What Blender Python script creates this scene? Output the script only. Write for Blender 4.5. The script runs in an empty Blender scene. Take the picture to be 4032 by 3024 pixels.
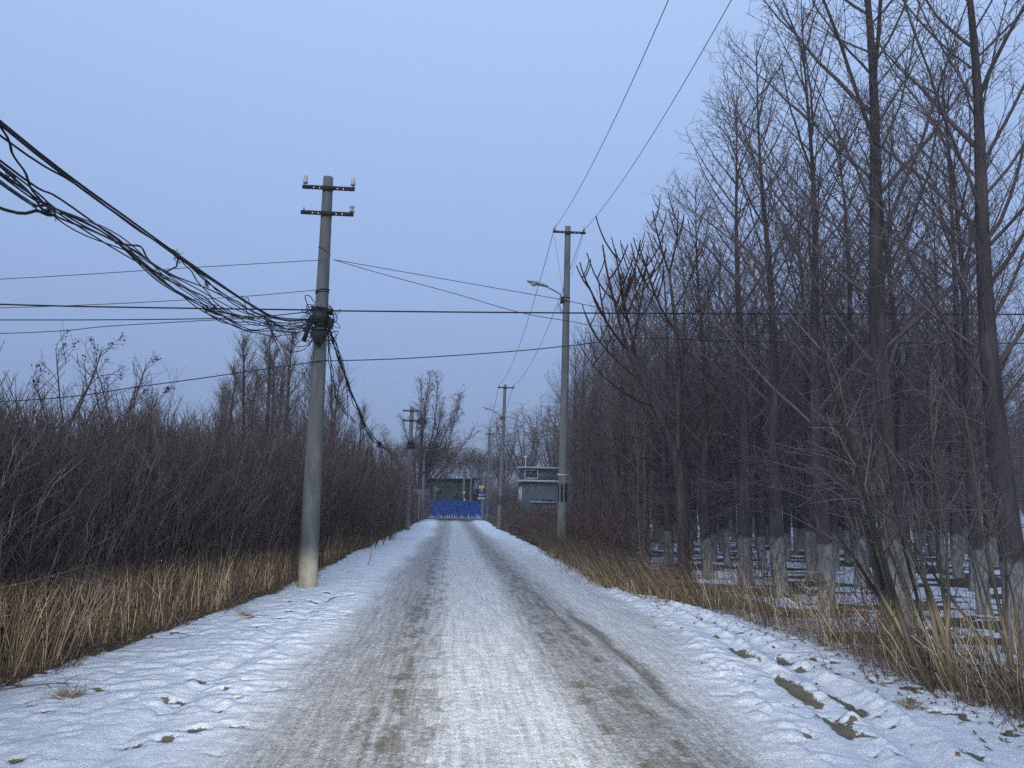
import bpy, math, random
import numpy as np
R = math.radians
PI = math.pi
rng = np.random.default_rng(7)
random.seed(7)
sc = bpy.context.scene
C = sc.collection

# ------------------------------------------------------------------ camera
cam_d = bpy.data.cameras.new("camera")
cam = bpy.data.objects.new("camera", cam_d)
C.objects.link(cam)
sc.camera = cam
cam_d.sensor_width = 36.0
cam_d.lens = 36.0 * 3036 / 4032
cam_d.clip_end = 3000
cam_d.clip_start = 0.05
from mathutils import Matrix, Vector, Euler
YAW, PITCH, ROLL = R(4.2436), R(9.06), R(1.3)
cam.matrix_world = (Matrix.Translation((0, 0, 1.5)) @ Matrix.Rotation(-YAW, 4, 'Z') @
                    Matrix.Rotation(R(90) + PITCH, 4, 'X') @ Matrix.Rotation(ROLL, 4, 'Z'))

# ------------------------------------------------------------------ world, sun, exposure
SUN_EL, SUN_AZ = R(14), R(200)          # low soft light from behind and to the left
w = bpy.data.worlds.new("World")
sc.world = w
w.use_nodes = True
nt = w.node_tree
nt.nodes.clear()
out = nt.nodes.new('ShaderNodeOutputWorld')
bg = nt.nodes.new('ShaderNodeBackground')
sky = nt.nodes.new('ShaderNodeTexSky')
sky.sky_type = 'NISHITA'
sky.sun_disc = False
sky.sun_elevation = SUN_EL
sky.sun_rotation = SUN_AZ
sky.air_density = 1.0
sky.dust_density = 2.0
tc = nt.nodes.new('ShaderNodeTexCoord')
sep = nt.nodes.new('ShaderNodeSeparateXYZ')
nt.links.new(tc.outputs['Generated'], sep.inputs[0])
ramp = nt.nodes.new('ShaderNodeValToRGB')
nt.links.new(sep.outputs[2], ramp.inputs[0])
el = ramp.color_ramp.elements
# thin even overcast of dusk: blue grey low down, lighter periwinkle above
stops = [(0.0, (0.175, 0.240, 0.395)), (0.10, (0.220, 0.305, 0.530)), (0.30, (0.310, 0.436, 0.735)),
         (0.58, (0.410, 0.565, 0.890)), (1.0, (0.50, 0.66, 0.95))]
el[0].position = stops[0][0]; el[0].color = (*stops[0][1], 1)
el[1].position = stops[-1][0]; el[1].color = (*stops[-1][1], 1)
for p, c in stops[1:-1]:
    e = el.new(p); e.color = (*c, 1)
mul = nt.nodes.new('ShaderNodeVectorMath'); mul.operation = 'SCALE'
mul.inputs['Scale'].default_value = 0.012
nt.links.new(sky.outputs[0], mul.inputs[0])
add = nt.nodes.new('ShaderNodeVectorMath'); add.operation = 'ADD'
nt.links.new(mul.outputs[0], add.inputs[0])
nt.links.new(ramp.outputs[0], add.inputs[1])
nt.links.new(add.outputs[0], bg.inputs[0])
bg.inputs[1].default_value = 1.0
nt.links.new(bg.outputs[0], out.inputs[0])

sun_d = bpy.data.lights.new("sun", 'SUN')
sun_d.energy = 1.2
sun_d.angle = R(40)
sun_d.color = (0.90, 0.95, 1.0)
sun = bpy.data.objects.new("sun", sun_d)
C.objects.link(sun)
sun.rotation_euler = Euler((R(90) - R(38), 0, R(-20)), 'XYZ')   # high wide glow of the western sky

# low beams of the car the picture is taken from: they light everything below their cut-off
def headlight(x):
    d = bpy.data.lights.new("headlight", 'SPOT')
    d.energy = 8800
    d.color = (1.0, 0.95, 0.82)
    d.spot_size = R(130)
    d.spot_blend = 0.6
    d.shadow_soft_size = 0.06
    d.use_nodes = True
    n = d.node_tree
    em = [k for k in n.nodes if k.type == 'EMISSION'][0]
    t = n.nodes.new('ShaderNodeTexCoord')
    s = n.nodes.new('ShaderNodeSeparateXYZ')
    n.links.new(t.outputs['Normal'], s.inputs[0])
    dv = n.nodes.new('ShaderNodeMath'); dv.operation = 'DIVIDE'      # tan(elevation) = y / -z
    ab = n.nodes.new('ShaderNodeMath'); ab.operation = 'ABSOLUTE'
    n.links.new(s.outputs[2], ab.inputs[0])
    n.links.new(s.outputs[1], dv.inputs[0]); n.links.new(ab.outputs[0], dv.inputs[1])
    cr = n.nodes.new('ShaderNodeMapRange')
    cr.interpolation_type = 'SMOOTHSTEP'
    cr.inputs['From Min'].default_value = -0.004
    cr.inputs['From Max'].default_value = -0.045
    n.links.new(dv.outputs[0], cr.inputs[0])
    # the beam is strongest just under the cut-off and straight ahead, and thins out towards the bumper and the sides
    def mth(op, a, b_):
        q = n.nodes.new('ShaderNodeMath'); q.operation = op
        for i_, v_ in enumerate((a, b_)):
            if isinstance(v_, (int, float)): q.inputs[i_].default_value = v_
            else: n.links.new(v_, q.inputs[i_])
        return q.outputs[0]
    dn = mth('MULTIPLY', dv.outputs[0], -1.0)
    down = mth('DIVIDE', 1.0, mth('ADD', 1.0, mth('POWER', mth('DIVIDE', mth('MAXIMUM', dn, 0.0), 0.135), 3.0)))
    azt = mth('DIVIDE', s.outputs[0], ab.outputs[0])
    side = mth('ADD', 0.09, mth('DIVIDE', 0.91, mth('ADD', 1.0, mth('POWER', mth('ABSOLUTE', mth('DIVIDE', azt, 0.21), 0), 2.0))))
    n.links.new(mth('MULTIPLY', mth('MULTIPLY', cr.outputs[0], down), side), em.inputs[1])
    o = bpy.data.objects.new("headlight", d)
    C.objects.link(o)
    o.location = (x, 1.2, 0.86)
    o.rotation_euler = (R(90), 0, 0)
for hx in (-0.5, 0.85):
    headlight(hx)

sc.view_settings.view_transform = 'Standard'
sc.view_settings.look = 'None'
sc.view_settings.exposure = 0.0
sc.view_settings.gamma = 1.0
sc.cycles.use_denoising = False
sc.cycles.max_bounces = 6
sc.cycles.diffuse_bounces = 3
sc.cycles.volume_bounces = 0

# ------------------------------------------------------------------ helpers: noise, meshes, tubes
def _hash(ix, iy, seed):
    h = (ix.astype(np.int64) * 374761393 + iy.astype(np.int64) * 668265263 + seed * 974634777) & 0x7fffffff
    h = (h ^ (h >> 13)) * 1274126177 & 0x7fffffff
    return ((h ^ (h >> 16)) & 0xffff) / 65535.0
def noise(x, y, seed=0):
    ix, iy = np.floor(x), np.floor(y)
    fx, fy = x - ix, y - iy
    fx = fx * fx * (3 - 2 * fx); fy = fy * fy * (3 - 2 * fy)
    a, b = _hash(ix, iy, seed), _hash(ix + 1, iy, seed)
    c, d = _hash(ix, iy + 1, seed), _hash(ix + 1, iy + 1, seed)
    return (a * (1 - fx) + b * fx) * (1 - fy) + (c * (1 - fx) + d * fx) * fy
def fbm(x, y, seed=0, o=4):
    s = 0; a = 0.5; t = 0
    for i in range(o):
        s = s + a * noise(x * 2 ** i, y * 2 ** i, seed + i * 17); t += a; a *= 0.55
    return s / t
def sstep(a, b, x):
    t = np.clip((x - a) / (b - a), 0, 1)
    return t * t * (3 - 2 * t)

def mesh_np(name, V, F, mat=None, smooth=False, attrs=None):
    """V (n,3), F list of (m,k) arrays of the same or different k"""
    me = bpy.data.meshes.new(name)
    V = np.asarray(V, np.float32)
    Fs = [np.asarray(f, np.int32) for f in (F if isinstance(F, list) else [F]) if len(f)]
    me.vertices.add(len(V)); me.vertices.foreach_set('co', V.ravel())
    loops = np.concatenate([f.ravel() for f in Fs])
    tot = np.concatenate([np.full(len(f), f.shape[1], np.int32) for f in Fs])
    st = np.concatenate([[0], np.cumsum(tot)[:-1]]).astype(np.int32)
    me.loops.add(len(loops)); me.loops.foreach_set('vertex_index', loops)
    me.polygons.add(len(tot)); me.polygons.foreach_set('loop_start', st)
    me.polygons.foreach_set('loop_total', tot)
    if smooth: me.polygons.foreach_set('use_smooth', np.ones(len(tot), bool))
    me.update(calc_edges=True)
    for k, a in (attrs or {}).items():
        at = me.attributes.new(k, 'FLOAT', 'POINT')
        at.data.foreach_set('value', np.asarray(a, np.float32))
    if mat: me.materials.append(mat)
    return me
def link(name, me, parent=None, loc=None):
    o = bpy.data.objects.new(name, me)
    C.objects.link(o)
    if parent: o.parent = parent
    if loc is not None: o.location = loc
    return o
def tag(o, label=None, cat=None, group=None, kind=None):
    if label: o['label'] = label
    if cat: o['category'] = cat
    if group: o['group'] = group
    if kind: o['kind'] = kind
    return o
def empty(name, loc=(0, 0, 0), rz=0.0, label=None, cat=None, group=None):
    o = bpy.data.objects.new(name, None)
    C.objects.link(o)
    o.location = loc; o.rotation_euler = (0, 0, rz)
    o.empty_display_size = 0.2
    return tag(o, label, cat, group)
def copy_tree(o, parent=None):
    c = o.copy(); C.objects.link(c)
    if parent: c.parent = parent
    for ch in o.children: copy_tree(ch, c)
    return c

class TB:
    """collects tubes, boxes and lathes; builds ONE mesh"""
    def __init__(s):
        s.t = {}; s.V = []; s.F = {}; s.T = []; s.n = 0
    def tube(s, pts, r, sides=3, tint=0.5):
        pts = np.asarray(pts, float)
        r = np.broadcast_to(np.asarray(r, float), (len(pts),))
        s.t.setdefault((len(pts), sides), []).append((pts, r, tint))
    def raw(s, V, F, tint=0.5):
        V = np.asarray(V, float); F = np.asarray(F, int)
        s.V.append(V); s.T.append(np.full(len(V), tint))
        s.F.setdefault(F.shape[1], []).append(F + s.n); s.n += len(V)
    def box(s, c, d, rot=None, bevel=0.0):
        x, y, z = [k / 2 for k in d]
        V = np.array([(i * x, j * y, k * z) for k in (-1, 1) for j in (-1, 1) for i in (-1, 1)], float)
        if rot is not None: V = V @ np.array(Euler(rot, 'XYZ').to_matrix()).T
        s.raw(V + np.array(c), [(0, 2, 3, 1), (4, 5, 7, 6), (0, 1, 5, 4), (2, 6, 7, 3), (0, 4, 6, 2), (1, 3, 7, 5)])
    def lathe(s, prof, sides=12, c=(0, 0, 0), rot=None):
        a = np.arange(sides) * 2 * PI / sides
        V = np.array([(r * math.cos(t), r * math.sin(t), z) for r, z in prof for t in a])
        if rot is not None: V = V @ np.array(Euler(rot, 'XYZ').to_matrix()).T
        F = []
        for i in range(len(prof) - 1):
            for j in range(sides):
                k = (j + 1) % sides
                F.append((i * sides + j, i * sides + k, (i + 1) * sides + k, (i + 1) * sides + j))
        base = s.n
        s.raw(V + np.array(c), F)
        s.F.setdefault(sides, []).append(np.array([[base + j for j in range(sides)][::-1],
                               [base + (len(prof) - 1) * sides + j for j in range(sides)]]))
    def prism(s, poly, y0, y1):
        """polygon in x,z extruded along y"""
        n = len(poly)
        V = [(x, y0, z) for x, z in poly] + [(x, y1, z) for x, z in poly]
        base = s.n
        s.raw(V, [(i, (i + 1) % n, n + (i + 1) % n, n + i) for i in range(n)])
        s.F.setdefault(n, []).append(np.array([[base + i for i in range(n)][::-1], [base + n + i for i in range(n)]]))
    def arrays(s):
        for (n, k), L in s.t.items():
            P = np.stack([a[0] for a in L]); Rr = np.stack([a[1] for a in L]); B = len(L)
            tint = np.array([a[2] for a in L])
            T = np.empty_like(P)
            T[:, 1:-1] = P[:, 2:] - P[:, :-2]
            T[:, 0] = P[:, 1] - P[:, 0]; T[:, -1] = P[:, -1] - P[:, -2]
            T /= np.linalg.norm(T, axis=2, keepdims=True) + 1e-9
            ov = P[:, -1] - P[:, 0]
            ref = np.where((np.abs(ov[:, 2]) > 0.8 * np.linalg.norm(ov, axis=1))[:, None], [[1., 0, 0]], [[0, 0, 1.]])
            U = np.cross(T, ref[:, None, :]); U /= np.linalg.norm(U, axis=2, keepdims=True) + 1e-9
            W = np.cross(T, U)
            a = np.arange(k) * 2 * PI / k
            V = P[:, :, None, :] + Rr[:, :, None, None] * (np.cos(a)[None, None, :, None] * U[:, :, None, :] +
                                                         np.sin(a)[None, None, :, None] * W[:, :, None, :])
            i, j = np.meshgrid(np.arange(n - 1), np.arange(k), indexing='ij')
            q = np.stack([i * k + j, i * k + (j + 1) % k, (i + 1) * k + (j + 1) % k, (i + 1) * k + j], -1).reshape(-1, 4)
            F = (np.arange(B)[:, None, None] * n * k + q[None]).reshape(-1, 4)
            s.V.append(V.reshape(-1, 3)); s.T.append(np.repeat(tint, n * k))
            s.F.setdefault(4, []).append(F + s.n)
            if k >= 5:
                cap = (np.arange(B)[:, None] * n * k + (n - 1) * k + np.arange(k)[None])
                s.F.setdefault(k, []).append(cap + s.n)
            s.n += V.size // 3
        s.t = {}
        return np.concatenate(s.V), {k: np.concatenate(v) for k, v in s.F.items()}, np.concatenate(s.T)
    def mesh(s, name, mat, smooth=False):
        V, F, T = s.arrays()
        return mesh_np(name, V, list(F.values()), mat, smooth, {'tint': T})
    def build(s, name, mat, parent=None, smooth=False, loc=None):
        return link(name, s.mesh(name, mat, smooth), parent, loc)

def scatter_mesh(variants, places):
    """variants: list of (V,F4,T); places: (variant, x, y, z, rot, sx, sz, leanx, leany, tint) -> joined arrays"""
    VV, FF, TT = [], [], []; n = 0
    for (vi, x, y, z, a, sx, sz, lx, ly, dt) in places:
        V, F, T = variants[vi]
        c, s_ = math.cos(a) * sx, math.sin(a) * sx
        X = V[:, 0] * c - V[:, 1] * s_; Y = V[:, 0] * s_ + V[:, 1] * c; Z = V[:, 2] * sz
        VV.append(np.stack([X + x + lx * Z, Y + y + ly * Z, Z + z], 1).astype(np.float32))
        FF.append(F + n); TT.append((T + dt).astype(np.float32)); n += len(V)
    return np.concatenate(VV), np.concatenate(FF), np.concatenate(TT)

def path(p, d, L, n, up=0.0, wig=0.08, g=None):
    g = g or rng
    p = np.array(p, float); d = np.array(d, float); d /= np.linalg.norm(d)
    pts = [p]; s = L / n
    for i in range(n):
        d = d + np.array([0, 0, up / n]) + g.normal(0, wig, 3)
        d /= np.linalg.norm(d); p = p + d * s; pts.append(p)
    return np.array(pts)
def perp_dir(t, ang, az):
    """direction at angle ang from unit t, turned az round it"""
    t = t / np.linalg.norm(t)
    ref = np.array([0, 0, 1.]) if abs(t[2]) < 0.9 else np.array([1., 0, 0])
    u = np.cross(t, ref); u /= np.linalg.norm(u); v = np.cross(t, u)
    return t * math.cos(ang) + (u * math.cos(az) + v * math.sin(az)) * math.sin(ang)
def at(pts, f):
    k = f * (len(pts) - 1); i = min(int(k), len(pts) - 2)
    return pts[i] + (pts[i + 1] - pts[i]) * (k - i), pts[i + 1] - pts[i]

# ------------------------------------------------------------------ materials
def new_mat(name, rough=0.9, spec=0.2):
    m = bpy.data.materials.new(name); m.use_nodes = True
    b = m.node_tree.nodes['Principled BSDF']
    b.inputs['Roughness'].default_value = rough
    b.inputs['Specular IOR Level'].default_value = spec
    return m, m.node_tree, b
def N(nt, t, **kw):
    n = nt.nodes.new(t)
    for k, v in kw.items(): setattr(n, k, v)
    return n
def mapped_noise(nt, scale, detail=4, stretch=(1, 1, 1), rough=0.6, coord='Object'):
    t = N(nt, 'ShaderNodeTexCoord'); mp = N(nt, 'ShaderNodeMapping'); mp.inputs['Scale'].default_value = stretch
    nz = N(nt, 'ShaderNodeTexNoise'); nz.inputs['Scale'].default_value = scale
    nz.inputs['Detail'].default_value = detail; nz.inputs['Roughness'].default_value = rough
    nt.links.new(t.outputs[coord], mp.inputs[0]); nt.links.new(mp.outputs[0], nz.inputs['Vector'])
    return nz.outputs['Fac']
def cramp(nt, fac, stops):
    r = N(nt, 'ShaderNodeValToRGB'); e = r.color_ramp.elements
    e[0].position = stops[0][0]; e[0].color = (*stops[0][1], 1)
    e[1].position = stops[-1][0]; e[1].color = (*stops[-1][1], 1)
    for p, c in stops[1:-1]:
        k = e.new(p); k.color = (*c, 1)
    nt.links.new(fac, r.inputs[0])
    return r.outputs[0]
def mixc(nt, f, a, b, mode='MIX'):
    m = N(nt, 'ShaderNodeMix', data_type='RGBA', blend_type=mode)
    for i, v in ((0, f), (6, a), (7, b)):
        if isinstance(v, (int, float)): m.inputs[i].default_value = v
        elif isinstance(v, tuple): m.inputs[i].default_value = (*v, 1)
        else: nt.links.new(v, m.inputs[i])
    return m.outputs[2]
def math_n(nt, op, a, b=None, c=None, clamp=False):
    m = N(nt, 'ShaderNodeMath', operation=op, use_clamp=clamp)
    for i, v in enumerate((a, b, c)):
        if v is None: continue
        if isinstance(v, (int, float)): m.inputs[i].default_value = v
        else: nt.links.new(v, m.inputs[i])
    return m.outputs[0]
def maprange(nt, v, a, b, c=0.0, d=1.0):
    m = N(nt, 'ShaderNodeMapRange'); m.interpolation_type = 'SMOOTHSTEP'
    nt.links.new(v, m.inputs[0])
    for i, x in enumerate((a, b, c, d)): m.inputs[i + 1].default_value = x
    return m.outputs[0]
def attr(nt, name):
    a = N(nt, 'ShaderNodeAttribute'); a.attribute_name = name
    return a.outputs['Fac']
def bump(nt, b, h, strength=0.3, dist=0.02):
    k = N(nt, 'ShaderNodeBump'); k.inputs['Strength'].default_value = strength; k.inputs['Distance'].default_value = dist
    nt.links.new(h, k.inputs['Height']); nt.links.new(k.outputs[0], b.inputs['Normal'])
def setc(nt, b, col): nt.links.new(col, b.inputs['Base Color'])

def tint_mat(name, stops, rough=0.95, spec=0.1, nscale=6.0):
    """colour by the per-twig tint attribute plus some noise"""
    m, nt, b = new_mat(name, rough, spec)
    v = math_n(nt, 'ADD', attr(nt, 'tint'), math_n(nt, 'MULTIPLY_ADD', mapped_noise(nt, nscale, 2), 0.5, -0.25), clamp=True)
    setc(nt, b, cramp(nt, v, stops))
    return m
M = {}
M['thicket'] = tint_mat('thicket_bark', [(0, (0.070, 0.053, 0.049)), (0.5, (0.145, 0.110, 0.098)), (0.85, (0.21, 0.165, 0.145)), (1, (0.30, 0.255, 0.23))])
M['brush'] = tint_mat('brush_bark', [(0, (0.070, 0.047, 0.042)), (0.5, (0.145, 0.100, 0.087)), (1, (0.25, 0.185, 0.16))])
M['dry'] = tint_mat('dry_stalk', [(0, (0.050, 0.038, 0.030)), (0.5, (0.125, 0.100, 0.074)), (0.8, (0.24, 0.20, 0.145)), (1, (0.46, 0.40, 0.30))], nscale=20)
M['twig'] = tint_mat('twig_bark', [(0, (0.075, 0.059, 0.058)), (0.5, (0.145, 0.116, 0.113)), (1, (0.235, 0.19, 0.18))])
M['redtwig'] = tint_mat('red_brown_bark', [(0, (0.035, 0.023, 0.021)), (0.5, (0.072, 0.048, 0.043)), (1, (0.125, 0.09, 0.08))])
M['shoot'] = tint_mat('shoot_bark', [(0, (0.035, 0.022, 0.021)), (0.5, (0.060, 0.040, 0.038)), (1, (0.10, 0.07, 0.065))])
M['stem'] = tint_mat('stem_bark', [(0, (0.030, 0.027, 0.022)), (0.5, (0.070, 0.062, 0.048)), (1, (0.13, 0.115, 0.085))])
M['paletwig'] = tint_mat('pale_brown_bark', [(0, (0.12, 0.092, 0.086)), (0.5, (0.20, 0.16, 0.145)), (1, (0.30, 0.245, 0.225))])
M['leaf'] = tint_mat('dry_leaf', [(0, (0.055, 0.030, 0.022)), (0.5, (0.11, 0.06, 0.042)), (1, (0.19, 0.12, 0.08))])
M['paleleaf'] = tint_mat('pale_dry_leaf', [(0, (0.10, 0.072, 0.058)), (0.5, (0.17, 0.125, 0.10)), (1, (0.27, 0.21, 0.16))])
M['litter_leaf'] = tint_mat('fallen_leaf', [(0, (0.06, 0.035, 0.02)), (0.6, (0.12, 0.08, 0.05)), (1, (0.19, 0.135, 0.085))])

def trunk_mat(name, wash):
    m, nt, b = new_mat(name, 0.95, 0.1)
    col = cramp(nt, mapped_noise(nt, 9, 5, (1, 1, 0.18)), [(0.25, (0.038, 0.032, 0.033)), (0.55, (0.088, 0.074, 0.073)), (0.8, (0.16, 0.136, 0.127))])
    if wash:
        g = N(nt, 'ShaderNodeTexCoord'); s = N(nt, 'ShaderNodeSeparateXYZ'); nt.links.new(g.outputs['Object'], s.inputs[0])
        oi = N(nt, 'ShaderNodeObjectInfo')
        h = math_n(nt, 'ADD', s.outputs[2], math_n(nt, 'MULTIPLY', mapped_noise(nt, 14, 3, (1, 1, 0.5)), 0.16))
        h = math_n(nt, 'ADD', h, math_n(nt, 'MULTIPLY', oi.outputs['Random'], 0.14))
        f = maprange(nt, h, 1.13, 1.20, 1.0, 0.0)
        wear = maprange(nt, mapped_noise(nt, 16, 5, (1, 1, 0.35)), 0.36, 0.56)
        f = math_n(nt, 'MULTIPLY', f, math_n(nt, 'MULTIPLY_ADD', wear, 0.65, 0.35))
        wc = cramp(nt, mapped_noise(nt, 5, 4, (1, 1, 0.25)), [(0.3, (0.18, 0.168, 0.158)), (0.7, (0.32, 0.305, 0.285))])
        col = mixc(nt, f, col, wc)
    setc(nt, b, col)
    bump(nt, b, mapped_noise(nt, 22, 4, (1, 1, 0.12)), 0.8, 0.02)
    return m
M['trunk'] = trunk_mat('bark_whitewashed', True)
M['bark'] = trunk_mat('bark', False)

m, nt, b = new_mat('weathered_concrete', 0.9, 0.25)
g = N(nt, 'ShaderNodeTexCoord'); s = N(nt, 'ShaderNodeSeparateXYZ'); nt.links.new(g.outputs['Object'], s.inputs[0])
col = cramp(nt, mapped_noise(nt, 4, 6, (2, 2, 0.35)), [(0.3, (0.115, 0.12, 0.118)), (0.5, (0.165, 0.166, 0.16)), (0.75, (0.235, 0.23, 0.22))])
pit = maprange(nt, mapped_noise(nt, 60, 3), 0.66, 0.72)
col = mixc(nt, math_n(nt, 'MULTIPLY', pit, 0.6), col, (0.12, 0.115, 0.11))
crack = maprange(nt, mapped_noise(nt, 5, 6, (1, 1, 2.2), 0.75), 0.555, 0.575)
low = maprange(nt, s.outputs[2], 0.2, 1.0, 1.0, 0.0)
col = mixc(nt, math_n(nt, 'MULTIPLY', math_n(nt, 'MULTIPLY', crack, low), 0.45), col, (0.10, 0.09, 0.06))
stain = maprange(nt, mapped_noise(nt, 3, 4, (3, 3, 0.2)), 0.56, 0.70)
col = mixc(nt, math_n(nt, 'MULTIPLY', stain, 0.4), col, (0.17, 0.15, 0.13))
lich = math_n(nt, 'MULTIPLY', maprange(nt, s.outputs[2], 0.45, 0.85, 1.0, 0.0), maprange(nt, mapped_noise(nt, 7, 5), 0.40, 0.62))
col = mixc(nt, math_n(nt, 'MULTIPLY', lich, 0.35), col, (0.26, 0.24, 0.13))
setc(nt, b, col); bump(nt, b, mapped_noise(nt, 90, 4), 0.35, 0.006)
M['concrete'] = m

def simple(name, c1, c2, rough=0.7, spec=0.3, scale=12, metal=0.0, stretch=(1, 1, 1), bs=0.1):
    m, nt, b = new_mat(name, rough, spec)
    b.inputs['Metallic'].default_value = metal
    setc(nt, b, cramp(nt, mapped_noise(nt, scale, 4, stretch), [(0.35, c1), (0.65, c2)]))
    if bs: bump(nt, b, mapped_noise(nt, scale * 4, 3), bs, 0.004)
    return m
M['rust'] = simple('rusty_steel', (0.025, 0.019, 0.018), (0.055, 0.036, 0.030), 0.85)
M['galv'] = simple('galvanised_steel', (0.20, 0.22, 0.24), (0.32, 0.34, 0.36), 0.5, 0.5)
M['lampgrey'] = simple('lamp_housing', (0.32, 0.34, 0.35), (0.42, 0.44, 0.45), 0.5, 0.4)
M['lens'] = simple('lamp_lens', (0.48, 0.50, 0.46), (0.62, 0.63, 0.58), 0.25, 0.5)
M['porcelain'] = simple('porcelain', (0.40, 0.34, 0.36), (0.58, 0.52, 0.54), 0.3, 0.5)
M['dark'] = simple('dark_hardware', (0.012, 0.013, 0.016), (0.035, 0.036, 0.040), 0.6)
M['black'] = simple('black_paint', (0.006, 0.006, 0.007), (0.016, 0.016, 0.017), 0.7, bs=0)
M['cable'] = simple('cable_sheath', (0.010, 0.011, 0.013), (0.030, 0.031, 0.036), 0.6, 0.3, 5)
M['cable_grey'] = simple('grey_cable_sheath', (0.04, 0.043, 0.048), (0.10, 0.10, 0.105), 0.6, 0.3, 5)
M['wire'] = simple('aluminium_wire', (0.035, 0.036, 0.040), (0.07, 0.07, 0.075), 0.6, 0.3, 5)
M['white'] = simple('white_paint', (0.50, 0.50, 0.50), (0.70, 0.70, 0.69), 0.7, bs=0)
M['tower'] = simple('grey_render', (0.070, 0.082, 0.098), (0.10, 0.115, 0.13), 0.9, 0.2, 1.5)
M['eave'] = simple('snowy_eave', (0.34, 0.34, 0.34), (0.48, 0.48, 0.49), 0.9)
M['glass'] = simple('dark_glass', (0.025, 0.03, 0.032), (0.06, 0.065, 0.065), 0.15, 0.5, 2, bs=0)
M['shed'] = simple('shed_wall', (0.028, 0.036, 0.034), (0.058, 0.066, 0.062), 0.9, 0.1, 1.2)
M['shedroof'] = simple('shed_roof', (0.014, 0.016, 0.017), (0.03, 0.032, 0.034), 0.8)
M['signblue'] = simple('sign_blue', (0.010, 0.055, 0.20), (0.014, 0.07, 0.25), 0.5, bs=0)
M['signyellow'] = simple('sign_yellow', (0.62, 0.52, 0.22), (0.72, 0.62, 0.30), 0.5, bs=0)
M['signcream'] = simple('sign_cream', (0.52, 0.50, 0.34), (0.62, 0.58, 0.40), 0.5, bs=0)
M['signred'] = simple('sign_red', (0.22, 0.03, 0.05), (0.30, 0.05, 0.06), 0.5, bs=0)
M['wood'] = simple('old_wood', (0.03, 0.028, 0.026), (0.06, 0.055, 0.05), 0.9)

# blue painted corrugated sheet, flaked to bare zinc in streaks near the bottom edge
m, nt, b = new_mat('blue_sheet', 0.65, 0.3)
g = N(nt, 'ShaderNodeTexCoord'); s = N(nt, 'ShaderNodeSeparateXYZ'); nt.links.new(g.outputs['Object'], s.inputs[0])
blue = cramp(nt, mapped_noise(nt, 1.4, 4, (1, 1, 1)), [(0.3, (0.007, 0.060, 0.27)), (0.7, (0.010, 0.080, 0.34))])
st = mapped_noise(nt, 3.2, 2, (2.6, 1, 0.22), 0.7)
hh = math_n(nt, 'MULTIPLY_ADD', st, 2.6, -0.98)
f = math_n(nt, 'GREATER_THAN', hh, math_n(nt, 'MULTIPLY_ADD', s.outputs[2], 0.75, 0.28))
setc(nt, b, mixc(nt, f, blue, (0.60, 0.63, 0.70)))
M['bluesheet'] = m

# snow, packed ice, dirt: masks are real unevenness of the ground stored on its vertices
def ground_mat():
    m, nt, b = new_mat('snowy_ground', 0.8, 0.3)
    pack, dirt, lit, hole = attr(nt, 'pack'), attr(nt, 'dirt'), attr(nt, 'litter'), attr(nt, 'bare')
    fine = mapped_noise(nt, 34, 5, (1, 0.75, 1), 0.7)
    streak = mapped_noise(nt, 10, 6, (1.9, 0.075, 1), 0.72)
    grain = mapped_noise(nt, 16, 6, (1.0, 0.8, 1), 0.75)
    snow = cramp(nt, fine, [(0.3, (0.66, 0.70, 0.77)), (0.7, (0.80, 0.84, 0.90))])
    mott = mapped_noise(nt, 55, 3, (0.8, 1.3, 1), 0.8)
    v = math_n(nt, 'ADD', math_n(nt, 'MULTIPLY', streak, 0.62), math_n(nt, 'MULTIPLY', grain, 0.62))
    v = math_n(nt, 'ADD', v, math_n(nt, 'MULTIPLY_ADD', mott, 0.85, -0.52))
    v = math_n(nt, 'SUBTRACT', v, math_n(nt, 'MULTIPLY_ADD', dirt, 0.30, -0.09))
    ice = cramp(nt, v, [(0.22, (0.135, 0.118, 0.090)), (0.33, (0.215, 0.203, 0.185)), (0.44, (0.33, 0.325, 0.325)), (0.55, (0.47, 0.475, 0.48)), (0.70, (0.72, 0.735, 0.75))])
    col = mixc(nt, pack, snow, ice)
    earth = cramp(nt, fine, [(0.3, (0.10, 0.085, 0.062)), (0.7, (0.20, 0.17, 0.125))])
    hm = maprange(nt, math_n(nt, 'ADD', math_n(nt, 'MULTIPLY_ADD', grain, 0.8, hole), math_n(nt, 'MULTIPLY', fine, 0.5)), 1.02, 1.16)
    col = mixc(nt, hm, col, earth)
    leafy = cramp(nt, mapped_noise(nt, 26, 5, (1, 1, 1), 0.8), [(0.3, (0.025, 0.018, 0.014)), (0.5, (0.065, 0.045, 0.032)), (0.72, (0.17, 0.115, 0.07))])
    lm = maprange(nt, math_n(nt, 'MULTIPLY_ADD', grain, 0.9, lit), 0.80, 1.0)
    col = mixc(nt, lm, col, leafy)
    setc(nt, b, col)
    rg = math_n(nt, 'MULTIPLY_ADD', math_n(nt, 'MULTIPLY', pack, grain), -0.55, 0.85)
    nt.links.new(rg, b.inputs['Roughness'])
    hgt = math_n(nt, 'ADD', math_n(nt, 'MULTIPLY', fine, 0.5), grain)
    hgt = math_n(nt, 'ADD', hgt, math_n(nt, 'MULTIPLY', mapped_noise(nt, 75, 4, (1, 1, 1), 0.8), 0.45))
    bump(nt, b, hgt, 1.0, 0.036)
    return m
M['ground'] = ground_mat()
m, nt, b = new_mat('wet_asphalt', 0.7, 0.3)
setc(nt, b, cramp(nt, mapped_noise(nt, 1.2, 6, (0.35, 1.5, 1), 0.7), [(0.35, (0.075, 0.074, 0.075)), (0.6, (0.15, 0.15, 0.155)), (0.75, (0.40, 0.41, 0.43))]))
bump(nt, b, mapped_noise(nt, 40, 3), 0.4, 0.01)
M['asphalt'] = m

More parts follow.
